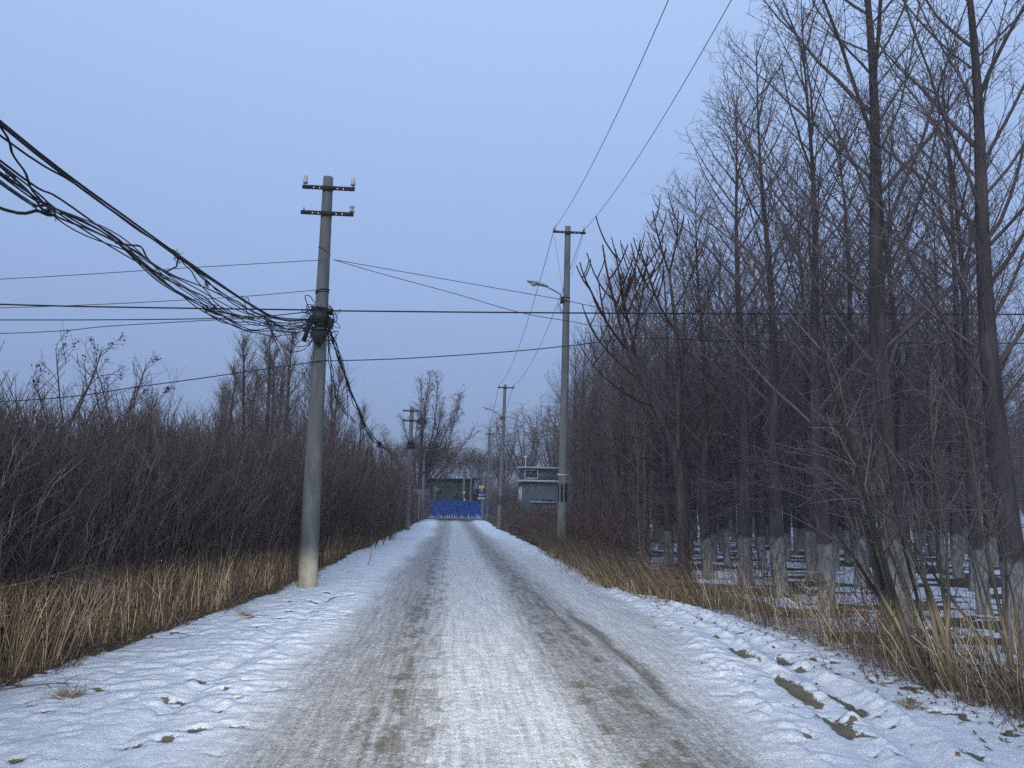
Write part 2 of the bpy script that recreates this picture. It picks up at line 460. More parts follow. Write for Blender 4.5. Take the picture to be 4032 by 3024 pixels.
# ------------------------------------------------------------------ ground and road
def edgeR(y): return np.interp(y, [0, 4.7, 9.6, 15, 44, 80, 92], [1.7, 2.05, 2.72, 2.88, 1.95, 2.3, 3.0])
def edgeL(y): return np.interp(y, [0, 4.7, 9.3, 15, 42, 80, 92], [-1.35, -1.37, -1.37, -1.28, -0.85, -1.3, -2.0])
def vegL(y): return np.interp(y, [0, 5, 7, 10, 12, 14, 20, 95], [-3.9, -3.75, -3.45, -3.25, -3.1, -2.85, -2.9, -2.9])
def vegR(y): return np.interp(y, [0, 5.4, 7, 9, 13, 15, 20, 26, 52, 95], [4.3, 4.1, 4.0, 4.05, 3.7, 3.05, 3.1, 3.3, 3.2, 3.9])

def terrain(X, Y):
    """height and surface masks"""
    wob = (fbm(X * 0.9, Y * 0.55, 3) - 0.5) * 0.5
    near = np.clip(14 / np.maximum(Y, 4), 0.25, 1)
    eL, eR = edgeL(Y), edgeR(Y)
    ro = sstep(eL - 0.35, eL + 0.3, X + wob) * (1 - sstep(eR - 0.3, eR + 0.35, X + wob))
    # wheel tracks down the road
    def track(c, wd): return np.exp(-((X - c - 0.12 * (fbm(Y * 0.12, Y * 0 + c, 9, 2) - 0.5)) / wd) ** 2)
    patch = sstep(0.52, 0.62, fbm(X * 9.0, Y * 3.6, 21, 5))
    patch2 = sstep(0.44, 0.60, fbm(X * 3.2, Y * 0.55, 31))
    farm = sstep(22, 48, Y)
    dirt = (0.26 + 0.20 * track(-0.95, 0.5) * (1 - .5 * farm) + .06 * farm + (track(-0.55, 0.30) * 0.22 + track(1.40, 0.34) * 0.22) * (1 - .6 * farm) + track(-0.42, 0.13) * (0.12 + 0.62 * patch) * (1 - 0.55 * farm) + track(-0.12, 0.10) * 0.45 * patch
            + track(1.20, 0.12) * (0.08 + 0.65 * patch) * (1 - 0.6 * farm) + track(1.47, 0.10) * (0.05 + 0.7 * patch) * (1 - 0.6 * farm)
            + track(1.78 + 0.035 * np.sin(Y * 0.9) + 0.02 * np.sin(Y * 2.7), 0.05 + 0.05 * fbm(X * 0.1, Y * 1.7, 35, 3)) * (0.10 + 0.85 * patch2) * sstep(4.2, 5.4, Y) * (1 - sstep(11, 15, Y))
            + track(1.35, 0.45) * 0.20 - track(0.42, 0.34) * 1.15 * (1 - .6 * farm) - track(2.30, 0.26) * 0.75
            + 0.35 * (fbm(X * 2.2, Y * 0.25, 41) - 0.5)
            + farm * (0.05 * track(-0.45, 0.35) * (0.4 + patch2) + 0.03 * track(1.5, 0.35) - 0.15 * track(0.5, 0.35)))
    # bare wet asphalt toward the junction
    dirt = dirt + sstep(74, 80, Y) * 1.0
    # litter under the plants
    vl, vr = vegL(Y), vegR(Y)
    litL = 1 - sstep(vl - 0.25, vl + 0.30, X + wob * 0.9)
    edge = sstep(vr - 0.35, vr + 0.30, X + wob) * (1 - sstep(vr + 1.0, vr + 2.2, X))
    strip = fbm(X * 0.75 + 5, Y * 1.5, 51, 5)
    wood = sstep(vr + 0.3, vr + 1.5, X) * sstep(0.45, 0.55, strip + 0.10 * (fbm(X * 3, Y * 6, 5) - 0.5))
    fringe = sstep(11.5, 13.5, Y)
    litR = np.clip(edge * (0.45 + 0.55 * fringe) + wood * 0.8 + sstep(vr + 1.2, vr + 2.2, X) * sstep(24, 34, Y) * 0.0, 0, 1)
    litter = np.clip(litL + litR, 0, 1)
    # trampled snow on the verges
    vg = (1 - ro)
    l1 = fbm(X * 5.5, Y * 7.5, 61, 4); l2 = fbm(X * 14, Y * 16, 71, 3)
    calm = 0.35 + 0.65 * sstep(0.40, 0.60, fbm(X * 1.1, Y * 0.8, 63, 3))
    lump = (sstep(0.44, 0.58, l1) * 0.036 + (l2 - 0.5) * 0.038) * calm
    steps = fbm(X * 7.5 + 3, Y * 7.0, 81, 3)
    pits = sstep(0.655, 0.72, steps) * sstep(0.40, 0.55, fbm(X * 1.3, Y * 0.9, 83, 2))
    bare = pits * 0.75 * sstep(-4, -3.6, X) * vg
    # tyre rut on the right verge
    rc = np.interp(Y, [4, 6.4, 9, 12, 20, 60], [2.85, 3.22, 3.62, 3.5, 2.95, 2.7]) + 0.06 * np.sin(Y * 1.3)
    rut = np.exp(-((X - rc) / 0.13) ** 2) * sstep(3, 5, Y) * (1 - sstep(11, 17, Y))
    rut2 = np.exp(-((X - rc + 0.33) / 0.10) ** 2) * sstep(3, 5, Y) * (1 - sstep(8, 12, Y))
    bare = np.maximum(bare, (rut * sstep(0.50, 0.62, fbm(X * 3.5, Y * 1.6, 91, 5)) + rut2 * sstep(0.52, 0.62, fbm(X * 4, Y * 2.0, 92, 5))) * 0.85)
    ridge = (np.exp(-((X - rc - 0.20) / 0.10) ** 2) + np.exp(-((X - rc + 0.18) / 0.08) ** 2)) * sstep(0.35, 0.7, fbm(X * 6, Y * 5, 95)) * (1 - sstep(12, 18, Y))
    rc2 = np.interp(Y, [4, 9, 16], [-2.0, -1.9, -1.9])
    rutL = np.exp(-((X - rc2) / 0.10) ** 2) * (1 - sstep(12, 18, Y))
    bermR = np.exp(-((X - eR - 0.22) / 0.16) ** 2) * sstep(0.40, 0.66, fbm(X * 9, Y * 7, 99)) * 0.035
    h = vg * (0.020 + lump * 0.50 * (0.35 + 0.65 * near) - pits * 0.030 - 0.055 * rut - 0.035 * rut2 + 0.050 * ridge - 0.03 * rutL) + bermR
    h = h + ro * ((fbm(X * 7, Y * 1.8, 15) - 0.5) * 0.020 + (l2 - 0.5) * 0.010 - 0.012 * np.clip(dirt, 0, 1))
    h = h * (1 - 0.6 * litter) + 0.03 * litter * l2
    und = sstep(vr + 0.2, vr + 3, X) * (fbm(X * 0.8, Y * 0.8, 25) - 0.6) * 0.12
    h = h + und
    return h, ro, np.clip(dirt, 0, 1.2), litter, np.clip(bare, 0, 1)

def axis(segs):
    out = []
    for a, b, s in segs:
        n = max(1, int(round((b - a) / s))); out += list(a + (b - a) * np.arange(n) / n)
    out.append(segs[-1][1]); return np.array(out)
xs = axis([(-260, -100, 80), (-100, -20, 10), (-20, -8, 1.0), (-8, -4.6, 0.12), (-4.6, 4.6, 0.030), (4.6, 9, 0.07), (9, 20, 0.30), (20, 100, 5), (100, 260, 80)])
ys = [-120, -60, -30, -15, -6, -2, 0, 1.5, 3.0, 3.6]
y = 4.0
while y < 100: ys.append(y); y += max(0.028, y * 0.0052)
ys += [110, 125, 150, 200, 300, 420]
ys = np.array(ys)
RX0, RX1 = -1.37, 2.9
# snap two columns to the road borders
i0 = np.argmin(abs(xs - RX0)); i1 = np.argmin(abs(xs - RX1)); xs[i0] = RX0; xs[i1] = RX1
X, Y = np.meshgrid(xs, ys)
Hh, ro, di, li, ba = terrain(X, Y)
Hh = np.where(np.abs(X) > 22, 0, Hh); Hh = np.where(Y > 99, 0, Hh)
def gz(x, y):
    h = terrain(np.array([[float(x)]]), np.array([[float(y)]]))[0][0, 0]
    return float(h) if abs(x) < 22 and y < 99 else 0.0
def grid_part(ca, cb, rr=None):
    cols = np.arange(ca, cb + 1)
    ridx = np.arange(len(ys)) if rr is None else rr
    sub = np.ix_(ridx, cols)
    V = np.stack([X[sub], Y[sub], Hh[sub]], -1).reshape(-1, 3)
    nc = len(cols); nr = len(ridx)
    i, j = np.meshgrid(np.arange(nr - 1), np.arange(nc - 1), indexing='ij')
    F = np.stack([i * nc + j, i * nc + j + 1, (i + 1) * nc + j + 1, (i + 1) * nc + j], -1).reshape(-1, 4)
    A = {'pack': ro[sub].ravel(), 'dirt': di[sub].ravel(), 'litter': li[sub].ravel(), 'bare': ba[sub].ravel()}
    return V, F, A
def join_parts(ps):
    V, F, n = [], [], 0; A = {}
    for v, f, a in ps:
        V.append(v); F.append(f + n); n += len(v)
        for k in a: A.setdefault(k, []).append(a[k])
    return np.concatenate(V), np.concatenate(F), {k: np.concatenate(v) for k, v in A.items()}
V, F, A = join_parts([grid_part(0, i0), grid_part(i1, len(xs) - 1)])
tag(link('ground', mesh_np('ground', V, F, M['ground'], True, A)), kind='structure')
V, F, A = grid_part(i0, i1)
tag(link('road', mesh_np('road', V, F, M['ground'], True, A)), kind='structure')
# crossing road of bare asphalt in front of the blue hoarding
t = TB()
cx = np.linspace(-40, 40, 81); cy = np.linspace(83.5, 92.6, 12)
CXg, CYg = np.meshgrid(cx, cy)
CYg = CYg + np.where(CYg < 84, (fbm(CXg * 0.7, CYg * 0, 5) - 0.5) * 1.6, 0)
Vc = np.stack([CXg, CYg, np.full_like(CXg, 0.05)], -1).reshape(-1, 3)
i, j = np.meshgrid(np.arange(11), np.arange(80), indexing='ij')
Fc = np.stack([i * 81 + j, i * 81 + j + 1, (i + 1) * 81 + j + 1, (i + 1) * 81 + j], -1).reshape(-1, 4)
tag(link('cross_road', mesh_np('cross_road', Vc, Fc, M['asphalt'], True)), kind='structure')

# ------------------------------------------------------------------ bare trees of the plantation
def forest_tree(seed, h, rb, full=True, dens=1.0):
    g = np.random.default_rng(seed)
    tr = TB(); cr = TB()
    n = 16
    pts = [np.array([0, 0, -0.15])]
    off = g.normal(0, 0.03, 2); lean = g.normal(0, 0.004, 2); ph = g.uniform(0, 6, 2)
    for i in range(1, n + 1):
        z = h * i / n
        pts.append(np.array([lean[0] * z + 0.045 * math.sin(z * 0.9 + ph[0]), lean[1] * z + 0.045 * math.sin(z * 0.8 + ph[1]), z]))
    pts = np.array(pts); pts[:, :2] -= pts[0, :2]
    zz = np.maximum(pts[:, 2], 0) / h
    rad = rb * np.clip(1 - zz, 0, 1) ** 1.30 + 0.007
    rad[0] = rb * 1.30; rad[1] *= 1.03
    extra = np.array([pts[0] * 0.55 + pts[1] * 0.45])
    P = np.concatenate([pts[:1], extra, pts[1:]]); Rr = np.concatenate([rad[:1], [rb * 1.02], rad[1:]])
    tr.tube(P, Rr, 10)
    # limbs: spiralling, thin and level low down, long and rising above
    z = 1.55
    az = g.uniform(0, 6.28)
    while z < h * 0.97:
        f = z / h
        az += 2.4 + g.normal(0, 0.35)
        if z < 2.8:
            L = g.uniform(0.5, 1.6); ang = R(g.uniform(60, 100)); r0 = 0.011; up = -0.1; nseg = 5
        else:
            L = g.uniform(0.55, 1.12) * (4.2 * (1 - f) ** 0.55 + 0.35); ang = R(g.uniform(38, 56) - 14 * f)
            r0 = min(0.030, 0.007 + 0.0062 * L) * (0.7 + 0.5 * g.random()); up = 0.34; nseg = 8
        p0, _ = at(pts, min(0.999, z / h * (n) / (n) ))
        p0 = np.array([np.interp(z, pts[:, 2], pts[:, 0]), np.interp(z, pts[:, 2], pts[:, 1]), z])
        d = np.array([math.cos(az) * math.sin(ang), math.sin(az) * math.sin(ang), math.cos(ang)])
        B = path(p0, d, L, nseg, up, 0.07, g)
        cr.tube(B, np.linspace(r0, 0.0035, nseg + 1), 4, 0.35 + 0.3 * g.random())
        # side shoots
        k = 0.18 + 0.1 * g.random(); side = g.choice([-1, 1])
        step = 0.135 / dens
        while k * L < L * 0.985:
            q, t = at(B, k)
            side = -side
            l2 = (0.25 + 0.75 * g.random()) * min(1.15, 0.42 * L * (1.25 - k) + 0.18)
            az2 = (0 if side > 0 else PI) + g.normal(0, 0.7)
            d2 = perp_dir(t, R(g.uniform(35, 62)), az2); d2[2] += 0.18
            S = path(q, d2, l2, 3, 0.22, 0.10, g)
            cr.tube(S, np.linspace(0.0045 + 0.002 * l2, 0.0023, 4), 3, 0.3 + 0.5 * g.random())
            if full:
                for kk in np.arange(0.22, 0.95, 0.13 / max(l2, 0.2) / dens):
                    q3, t3 = at(S, kk)
                    d3 = perp_dir(t3, R(g.uniform(35, 65)), g.uniform(0, 6.28)); d3[2] += 0.15
                    l3 = g.uniform(0.10, 0.34)
                    cr.tube(np.array([q3, q3 + d3 / np.linalg.norm(d3) * l3]), [0.0034, 0.0022], 3, 0.3 + 0.6 * g.random())
            k += step / L * g.uniform(0.7, 1.4)
        z += (0.13 + 0.11 * g.random()) if z > 2.6 else 0.14
    return tr, cr
def tree_thing(tr, cr, tm, cm):
    root = empty('bare_tree')
    root['_'] = 0; del root['_']
    link('trunk', tr.mesh('trunk', M[tm], True), root)
    link('crown', cr.mesh('crown', M[cm]), root)
    return root
protos = []
for sd, h, rb in [(11, 11.6, .145), (12, 10.4, .12), (13, 9.4, .105), (14, 10.9, .13), (15, 11.3, .14), (16, 9.8, .11)]:
    protos.append(tree_thing(*forest_tree(sd, h, rb), 'trunk', 'twig'))
used = [False] * len(protos)
def put(k, x, y, rz, s, sz, label, group, z=None):
    o = protos[k] if not used[k] else copy_tree(protos[k])
    used[k] = True
    o.location = (x, y, gz(x, y) if z is None else z)
    o.rotation_euler = (0, 0, rz); o.scale = (s, s, sz)
    return tag(o, label, 'tree', group)
# the trees of the near rows stand where the photo shows them
G = 'whitewashed trees of the roadside plantation'
near = [
 (4, 6.28, 8.39, 'tall bare whitewashed tree cut by the right edge of the picture, nearest of the plantation', 1.0, 1.0),
 (0, 5.77, 9.88, 'thick whitewashed tree with long limbs rising over the road, behind the dark coppiced bush', 1.12, 1.12),
 (1, 5.60, 11.43, 'straight whitewashed tree of the first row, just left of the thick long-limbed one', 1.0, 0.98),
 (3, 6.10, 14.13, 'whitewashed tree fourth along the first row, behind the leaning dry weeds', 1.05, 1.02),
 (4, 6.14, 16.00, 'stout whitewashed tree fifth along the first row, beside the slanting reed grass', 1.05, 0.99),
 (2, 8.39, 11.87, 'slim whitewashed tree nearest the camera in the second row', 1.0, 1.0),
 (1, 8.20, 15.26, 'slim whitewashed tree second in the second row, standing in a ring of leaf litter', 1.0, 1.0),
 (5, 8.14, 17.19, 'whitewashed tree third in the second row, seen left of the straight first-row tree', 1.0, 1.0),
 (3, 9.35, 15.42, 'whitewashed tree out of line between second and third rows, right behind the thick tree', 1.0, 1.0),
 (0, 10.67, 15.31, 'stout whitewashed tree nearest the camera in the third row', 0.95, 1.0),
 (2, 7.93, 22.01, 'slender whitewashed tree far along the second row, left of a gap of bare snow', 1.0, 1.0),
 (5, 10.29, 20.40, 'slender whitewashed tree second in the third row', 1.0, 1.0),
 (1, 12.69, 18.83, 'whitewashed tree nearest the camera in the fourth row', 1.0, 1.0),
 (2, 12.41, 23.75, 'slender whitewashed tree second in the fourth row', 1.0, 1.0)]
occ = []
for k, x, yy, lab, s, szz in near:
    put(k, x, yy, 0.8 if 'long limbs' in lab else rng.uniform(0, 6.28), s, szz, lab, G); occ.append((x, yy))
cnt = 14
rowname = ['first', 'second', 'third', 'fourth', 'fifth', 'sixth', 'seventh', 'eighth', 'ninth']
cells = []
for r_ in range(9):
    x0 = 6.1 + 2.15 * r_
    yy = max(17.9, x0 / 0.74 + 0.5)
    while yy < 84 - 4.2 * r_:
        cells.append((r_, x0, yy)); yy += 1.95 if yy < 40 else 2.6
for r_, x0, yy in cells:
    x = x0 + rng.normal(0, 0.12); yj = yy + rng.normal(0, 0.18)
    if min((x - a) ** 2 + (yj - b_) ** 2 for a, b_ in occ) < 1.2: continue
    if 66 < yj < 79 and x < 14: continue
    if yj > 38 and x / yj < 0.158: continue
    occ.append((x, yj))
    hs = rng.uniform(0.86, 1.04) * (0.93 if yj < 30 else 0.98)
    put(int(rng.integers(0, 6)), x, yj, rng.uniform(0, 6.28), rng.uniform(0.85, 1.05), hs,
        'bare whitewashed tree deeper in the %s row from the road' % rowname[r_],
        'farther trees of the %s plantation row' % rowname[r_])
    cnt += 1

# far woods round the scene: nobody could count them
def lod_tree(seed, h):
    g = np.random.default_rng(seed); t = TB()
    t.tube(path((0, 0, -0.1), (0, 0, 1), h, 8, 0, 0.015, g), np.linspace(0.12, 0.02, 9), 4, 0.4)
    for i in range(46):
        z = h * (0.12 + 0.86 * i / 46); az = g.uniform(0, 6.28); f = z / h
        L = g.uniform(.6, 1) * (3.2 * (1 - f) ** .6 + 0.4); a = R(g.uniform(30, 55))
        B = path((0, 0, z), (math.cos(az) * math.sin(a), math.sin(az) * math.sin(a), math.cos(a)), L, 4, 0.4, 0.08, g)
        t.tube(B, np.linspace(0.022, 0.008, 5), 3, 0.3 + 0.4 * g.random())
        for kk in np.linspace(0.2, 0.95, int(9)):
            q, tt = at(B, kk); d = perp_dir(tt, R(45), g.uniform(0, 6.28)); d[2] += .3
            t.tube(np.array([q, q + d * g.uniform(.3, .9)]), [0.009, 0.006], 3, 0.3 + 0.5 * g.random())
    V, F, T = t.arrays(); return V, F[4], T
lods = [lod_tree(900 + i, 11) for i in range(4)]
pl = []
for i in range(150):      # right, beyond the rows
    x = rng.uniform(26, 62); yy = rng.uniform(max(12, x / 0.95), 100)
    pl.append((rng.integers(0, 4), x, yy, 0, rng.uniform(0, 6.28), 1.1, rng.uniform(.85, 1.1), 0, 0, 0))
for i in range(170):      # behind the junction, on both sides
    x = rng.uniform(-90, 70); yy = rng.uniform(122, 175)
    if -9 < x < 6: sz = rng.uniform(.5, .75)
    elif x < -9: sz = rng.uniform(.6, .85)
    else: sz = rng.uniform(.85, 1.2)
    pl.append((rng.integers(0, 4), x, yy, 0, rng.uniform(0, 6.28), 1.15, sz, 0, 0, 0.05))
for i in range(90):       # right side between rows and junction
    x = rng.uniform(14, 45); yy = rng.uniform(78, 118)
    pl.append((rng.integers(0, 4), x, yy, 0, rng.uniform(0, 6.28), 1.1, rng.uniform(.9, 1.2), 0, 0, 0))
V, F, T = scatter_mesh(lods, pl)
tag(link('far_woods', mesh_np('far_woods', V, F, M['twig'], False, {'tint': T})), 'far mass of bare leafless woods closing the view behind everything', 'woods', kind='stuff')

# ------------------------------------------------------------------ thickets
def wand_shrub(seed, h, stems=10, twigs=12, sub=2, spread=0.25, lean=0.14, r0=0.011, base=0.18):
    g = np.random.default_rng(seed); t = TB()
    for i in range(stems):
        az = g.uniform(0, 6.28); rr = base * math.sqrt(g.random())
        d = np.array([math.cos(az) * lean * g.uniform(0, 2), math.sin(az) * lean * g.uniform(0, 2), 1])
        L = h * g.uniform(0.6, 1.05)
        S = path((rr * math.cos(az), rr * math.sin(az), -0.05), d, L, 6, 0.1, 0.055, g)
        tn = g.uniform(0.2, 0.7) if g.random() > 0.05 else 0.95
        t.tube(S, np.linspace(r0 * g.uniform(.6, 1.1), 0.004, 7), 3, tn)
        for k in np.linspace(0.18, 0.97, twigs):
            q, tt = at(S, min(.98, k + g.normal(0, .02)))
            d2 = perp_dir(tt, R(g.uniform(12, 32)), g.uniform(0, 6.28)); d2[2] += 0.25
            l2 = g.uniform(.25, .95) * (1.25 - k * 0.6)
            W = path(q, d2, l2, 3, 0.25, 0.10, g)
            t.tube(W, np.linspace(0.0044, 0.0026, 4), 3, np.clip(tn + g.normal(0, .12), 0, 1))
            for _ in range(sub):
                q3, t3 = at(W, g.uniform(.2, .9)); d3 = perp_dir(t3, R(g.uniform(20, 50)), g.uniform(0, 6.28)); d3[2] += .2
                t.tube(np.array([q3, q3 + d3 * g.uniform(.12, .4)]), [0.0036, 0.0024], 3, np.clip(tn + g.normal(0, .2), 0, 1))
    V, F, T = t.arrays(); return V, F[4], T
wl = [wand_shrub(200 + i, 2.75, 34, 7, 1, lean=.08, r0=.0065, base=.36) for i in range(7)]
wl_far = [wand_shrub(230 + i, 3.0, 16, 6, 1, lean=.10, r0=0.011, base=.45) for i in range(5)]
pl = []
def top(y): return np.interp(y, [3, 8, 14, 20, 26, 45, 60, 75], [0.84, 0.87, 0.95, 1.20, 1.45, 1.55, 1.3, 1.0])
y = 3.0
while y < 26:
    for xo in (0.75, 1.15, 1.6, 2.1, 2.7, 3.4, 4.2, 5.1, 6.2, 7.4, 8.8, 10.4, 12.2):
        x = vegL(y) - xo + rng.normal(0, 0.15); yy = y + rng.normal(0, 0.16)
        if x < -0.66 * yy - 3.0 and yy > 4: continue
        k = (float(top(y)) if xo < 3 else min(float(top(y)), 1.06)) * (0.80 if xo < 1 else 1.0) * (1 + 0.006 * xo)
        if xo < 3 and y > 15.5 and x / yy < -.19: k = min(k, 1.02)
        pl.append((rng.integers(0, 7), x, yy, -0.02, rng.uniform(0, 6.28), rng.uniform(.9, 1.25), k * rng.uniform(.82, 1.10), rng.normal(0, .05), rng.normal(0, .05), rng.normal(0, .07)))
    y += 0.50 + 0.012 * y
V, F, T = scatter_mesh(wl, pl)
print('thicket near clumps', len(pl), 'faces', len(F))
tag(link('thicket', mesh_np('thicket', V, F, M['thicket'], False, {'tint': T})), 'dense dark thicket of bare upright wands along the left verge', 'thicket', kind='stuff')
pl = []
y = 26.0
while y < 92:
    for xo in (0.4, 1.0, 1.8, 2.8, 4.0, 5.6, 7.5, 10, 13, 17, 21):
        x = vegL(y) - xo + rng.normal(0, 0.25); yy = y + rng.normal(0, 0.3)
        k = (float(top(y)) if xo < 3 else min(float(top(y)), 1.3)) * (0.72 if xo < 0.6 else 1.0) * (1 + 0.004 * xo)
        pl.append((rng.integers(0, 5), x, yy, -0.02, rng.uniform(0, 6.28), rng.uniform(1.2, 1.6), k * rng.uniform(.78, 1.12), rng.normal(0, .06), rng.normal(0, .06), rng.normal(0.05, .08)))
    y += 0.9 + 0.012 * (y - 26)
V, F, T = scatter_mesh(wl_far, pl)
tag(link('thicket', mesh_np('thicket', V, F, M['brush'], False, {'tint': T})), 'distant reddish brown brush along the left verge toward the blue hoarding', 'thicket', kind='stuff')
# right side brush, low and reddish at the far half, taller behind
pl = []
y = 15.5
while y < 82:
    for xo in (0.9, 1.5, 2.2, 3.1, 4.2):
        if y < 22 and xo < 1: continue
        x = vegR(y) + xo + rng.normal(0, 0.22); yy = y + rng.normal(0, 0.3)
        k = float(np.interp(y, [15, 24, 32, 50, 80], [0.45, 0.75, 0.75, 0.62, 0.6])) * (0.55 if xo < 1 else 0.8 if xo < 2 else 1.0)
        if y > 29: k = min(k, 0.46)
        if x / yy > 0.235: continue
        pl.append((rng.integers(0, 5), x, yy, -0.02, rng.uniform(0, 6.28), rng.uniform(1.0, 1.4), k * rng.uniform(.75, 1.15), rng.normal(0, .06), rng.normal(0, .06), rng.normal(0.0, .08)))
    y += 0.62 + 0.012 * (y - 15)
V, F, T = scatter_mesh(wl_far, pl)
tag(link('brush', mesh_np('brush', V, F, M['brush'], False, {'tint': T})), 'low reddish brown brush filling the right verge behind the near lamp pole', 'brush', kind='stuff')

pl = []
for i in range(420):
    x = rng.uniform(-24, 22); yy = rng.uniform(101, 112)
    if -3.6 < x < 3.6: yy = rng.uniform(105, 112)
    if x > 5: yy = rng.uniform(79, 110)
    pl.append((rng.integers(0, 5), x, yy, -0.02, rng.uniform(0, 6.28), 1.7, rng.uniform(1.0, 1.7), 0, 0, rng.normal(0, .08)))
V, F, T = scatter_mesh(wl_far, pl)
tag(link('far_brush', mesh_np('far_brush', V, F, M['brush'], False, {'tint': T})), 'far mass of bare brush behind the hoarding and the watchtower', 'brush', kind='stuff')

# ------------------------------------------------------------------ dry grass fringes
def stalks(n, xf, yf, hmin, hmax, lean, r=0.004, tmin=.2, tmax=1.0, side=0.10, branch=0.25):
    t = TB()
    for i in range(n):
        yy = yf(); x = xf(yy); h = hmin + (hmax - hmin) * rng.random() ** 1.3
        d = (lean[0] + rng.normal(0, side), lean[1] + rng.normal(0, side), 1)
        k = max(1.0, yy / 12.0)
        S = path((x, yy, gz_fast(x, yy) - 0.03), d, h, 3, lean[2], 0.08)
        tn = float(np.clip(tmin + (tmax - tmin) * rng.random() ** 1.5, 0, 1))
        t.tube(S, np.linspace(r * rng.uniform(.6, 1.25) * k ** .5, 0.0022 * k ** .5, 4), 3, tn)
        if rng.random() < branch:
            q, tt = at(S, rng.uniform(.3, .8)); d2 = perp_dir(tt, R(35), rng.uniform(0, 6.28)); d2[2] += .2
            t.tube(np.array([q, q + d2 * h * .3]), [r * .6, .0018], 3, tn)
    return t
gi = None
def gz_fast(x, y): return 0.02
pow_y = lambda a, b: (lambda: a * (b / a) ** rng.random())
def rag(y): return 0.16 * math.sin(y * 2.1) * math.sin(y * 0.83 + 1) + 0.08 * math.sin(y * 5.3)
t = stalks(8000, lambda y: vegL(y) - 0.10 - abs(rng.normal(0, 0.70)) + rag(y), pow_y(4.0, 42), .25, 1.25, (0.0, 0.0, 0.1), 0.0042, .0, 1.0, .13)
t2 = stalks(3600, lambda y: vegL(y) + 0.10 - abs(rng.normal(0, 0.5)) + rag(y), pow_y(4.0, 20), .05, 0.30, (0.05, -0.05, -0.4), 0.004, 0, .7, .7)
for k, v in t2.t.items(): t.t.setdefault(k, []).extend(v)
tag(t.build('dry_grass', M['dry']), 'straw coloured dry stalks fringing the left verge in front of the thicket', 'dry grass', kind='stuff')
def xr(y): return vegR(y) + 0.05 + abs(rng.normal(0, float(np.interp(y, [12, 16, 30], [.22, .42, .7]))))
t = stalks(4800, xr, pow_y(12.4, 34), .25, 0.95, (-0.42, 0.02, -0.15), 0.0045, .05, .8, .13)
t2 = stalks(1700, lambda y: vegR(y) + rng.normal(0.10, 0.22), pow_y(12.5, 27), .10, 0.40, (-0.15, 0, -0.3), 0.004, .3, 1.0, .35)
for k, v in t2.t.items(): t.t.setdefault(k, []).extend(v)
tag(t.build('dry_grass', M['dry']), 'tawny reed grass leaning toward the road at the foot of the right lamp pole', 'dry grass', kind='stuff')
t = stalks(1900, lambda y: vegR(y) + 0.1 + abs(rng.normal(0, 0.7)), pow_y(4.6, 13), .12, 0.95, (-0.20, 0.0, -0.1), 0.0036, .1, 1.0, .20, .5)
t2 = stalks(1100, lambda y: vegR(y) + rng.normal(0.65, 0.35), pow_y(4.6, 7.4), .06, 0.35, (-0.1, 0, 0), 0.0032, .0, .5, .5, .6)
for k, v in t2.t.items(): t.t.setdefault(k, []).extend(v)
tag(t.build('dry_weeds', M['dry']), 'sparse dry weeds poking out of the snow at the edge of the plantation', 'weeds', kind='stuff')

# fallen leaves and crumbs of litter
t = TB()
def leaf(x, y, z, s, tn):
    a = rng.uniform(0, 6.28); tl = rng.normal(0, .45, 2)
    u = np.array([math.cos(a), math.sin(a), tl[0]]) * s; v = np.array([-math.sin(a), math.cos(a), tl[1]]) * s * .6
    c = np.array([x, y, z]); m_ = c + u * .1 + np.array([0, 0, s * .25])
    t.raw([c - u, c - v * .8, m_, c + v * .8, c + u], [(0, 1, 2), (0, 2, 3), (1, 4, 2), (2, 4, 3)], tn)
for i in range(2600):
    if rng.random() < .45:
        y = 4.2 * (18 / 4.2) ** rng.random(); x = vegL(y) + 0.10 - abs(rng.normal(0, .55))
    elif rng.random() < .75:
        y = 4.4 * (14 / 4.4) ** rng.random(); x = vegR(y) + rng.normal(.6, .5)
    else:
        y = 4.2 * (12 / 4.2) ** rng.random(); x = float(vegR(y)) - abs(rng.normal(0, .5))
        if rng.random() < .85: continue
    leaf(x, y, gz(x, y) + 0.012, rng.uniform(.012, .035), rng.uniform(0, 1))
tag(t.build('leaf_litter', M['litter_leaf']), 'scattered brown fallen leaves on the snow at both verges', 'leaves', kind='stuff')

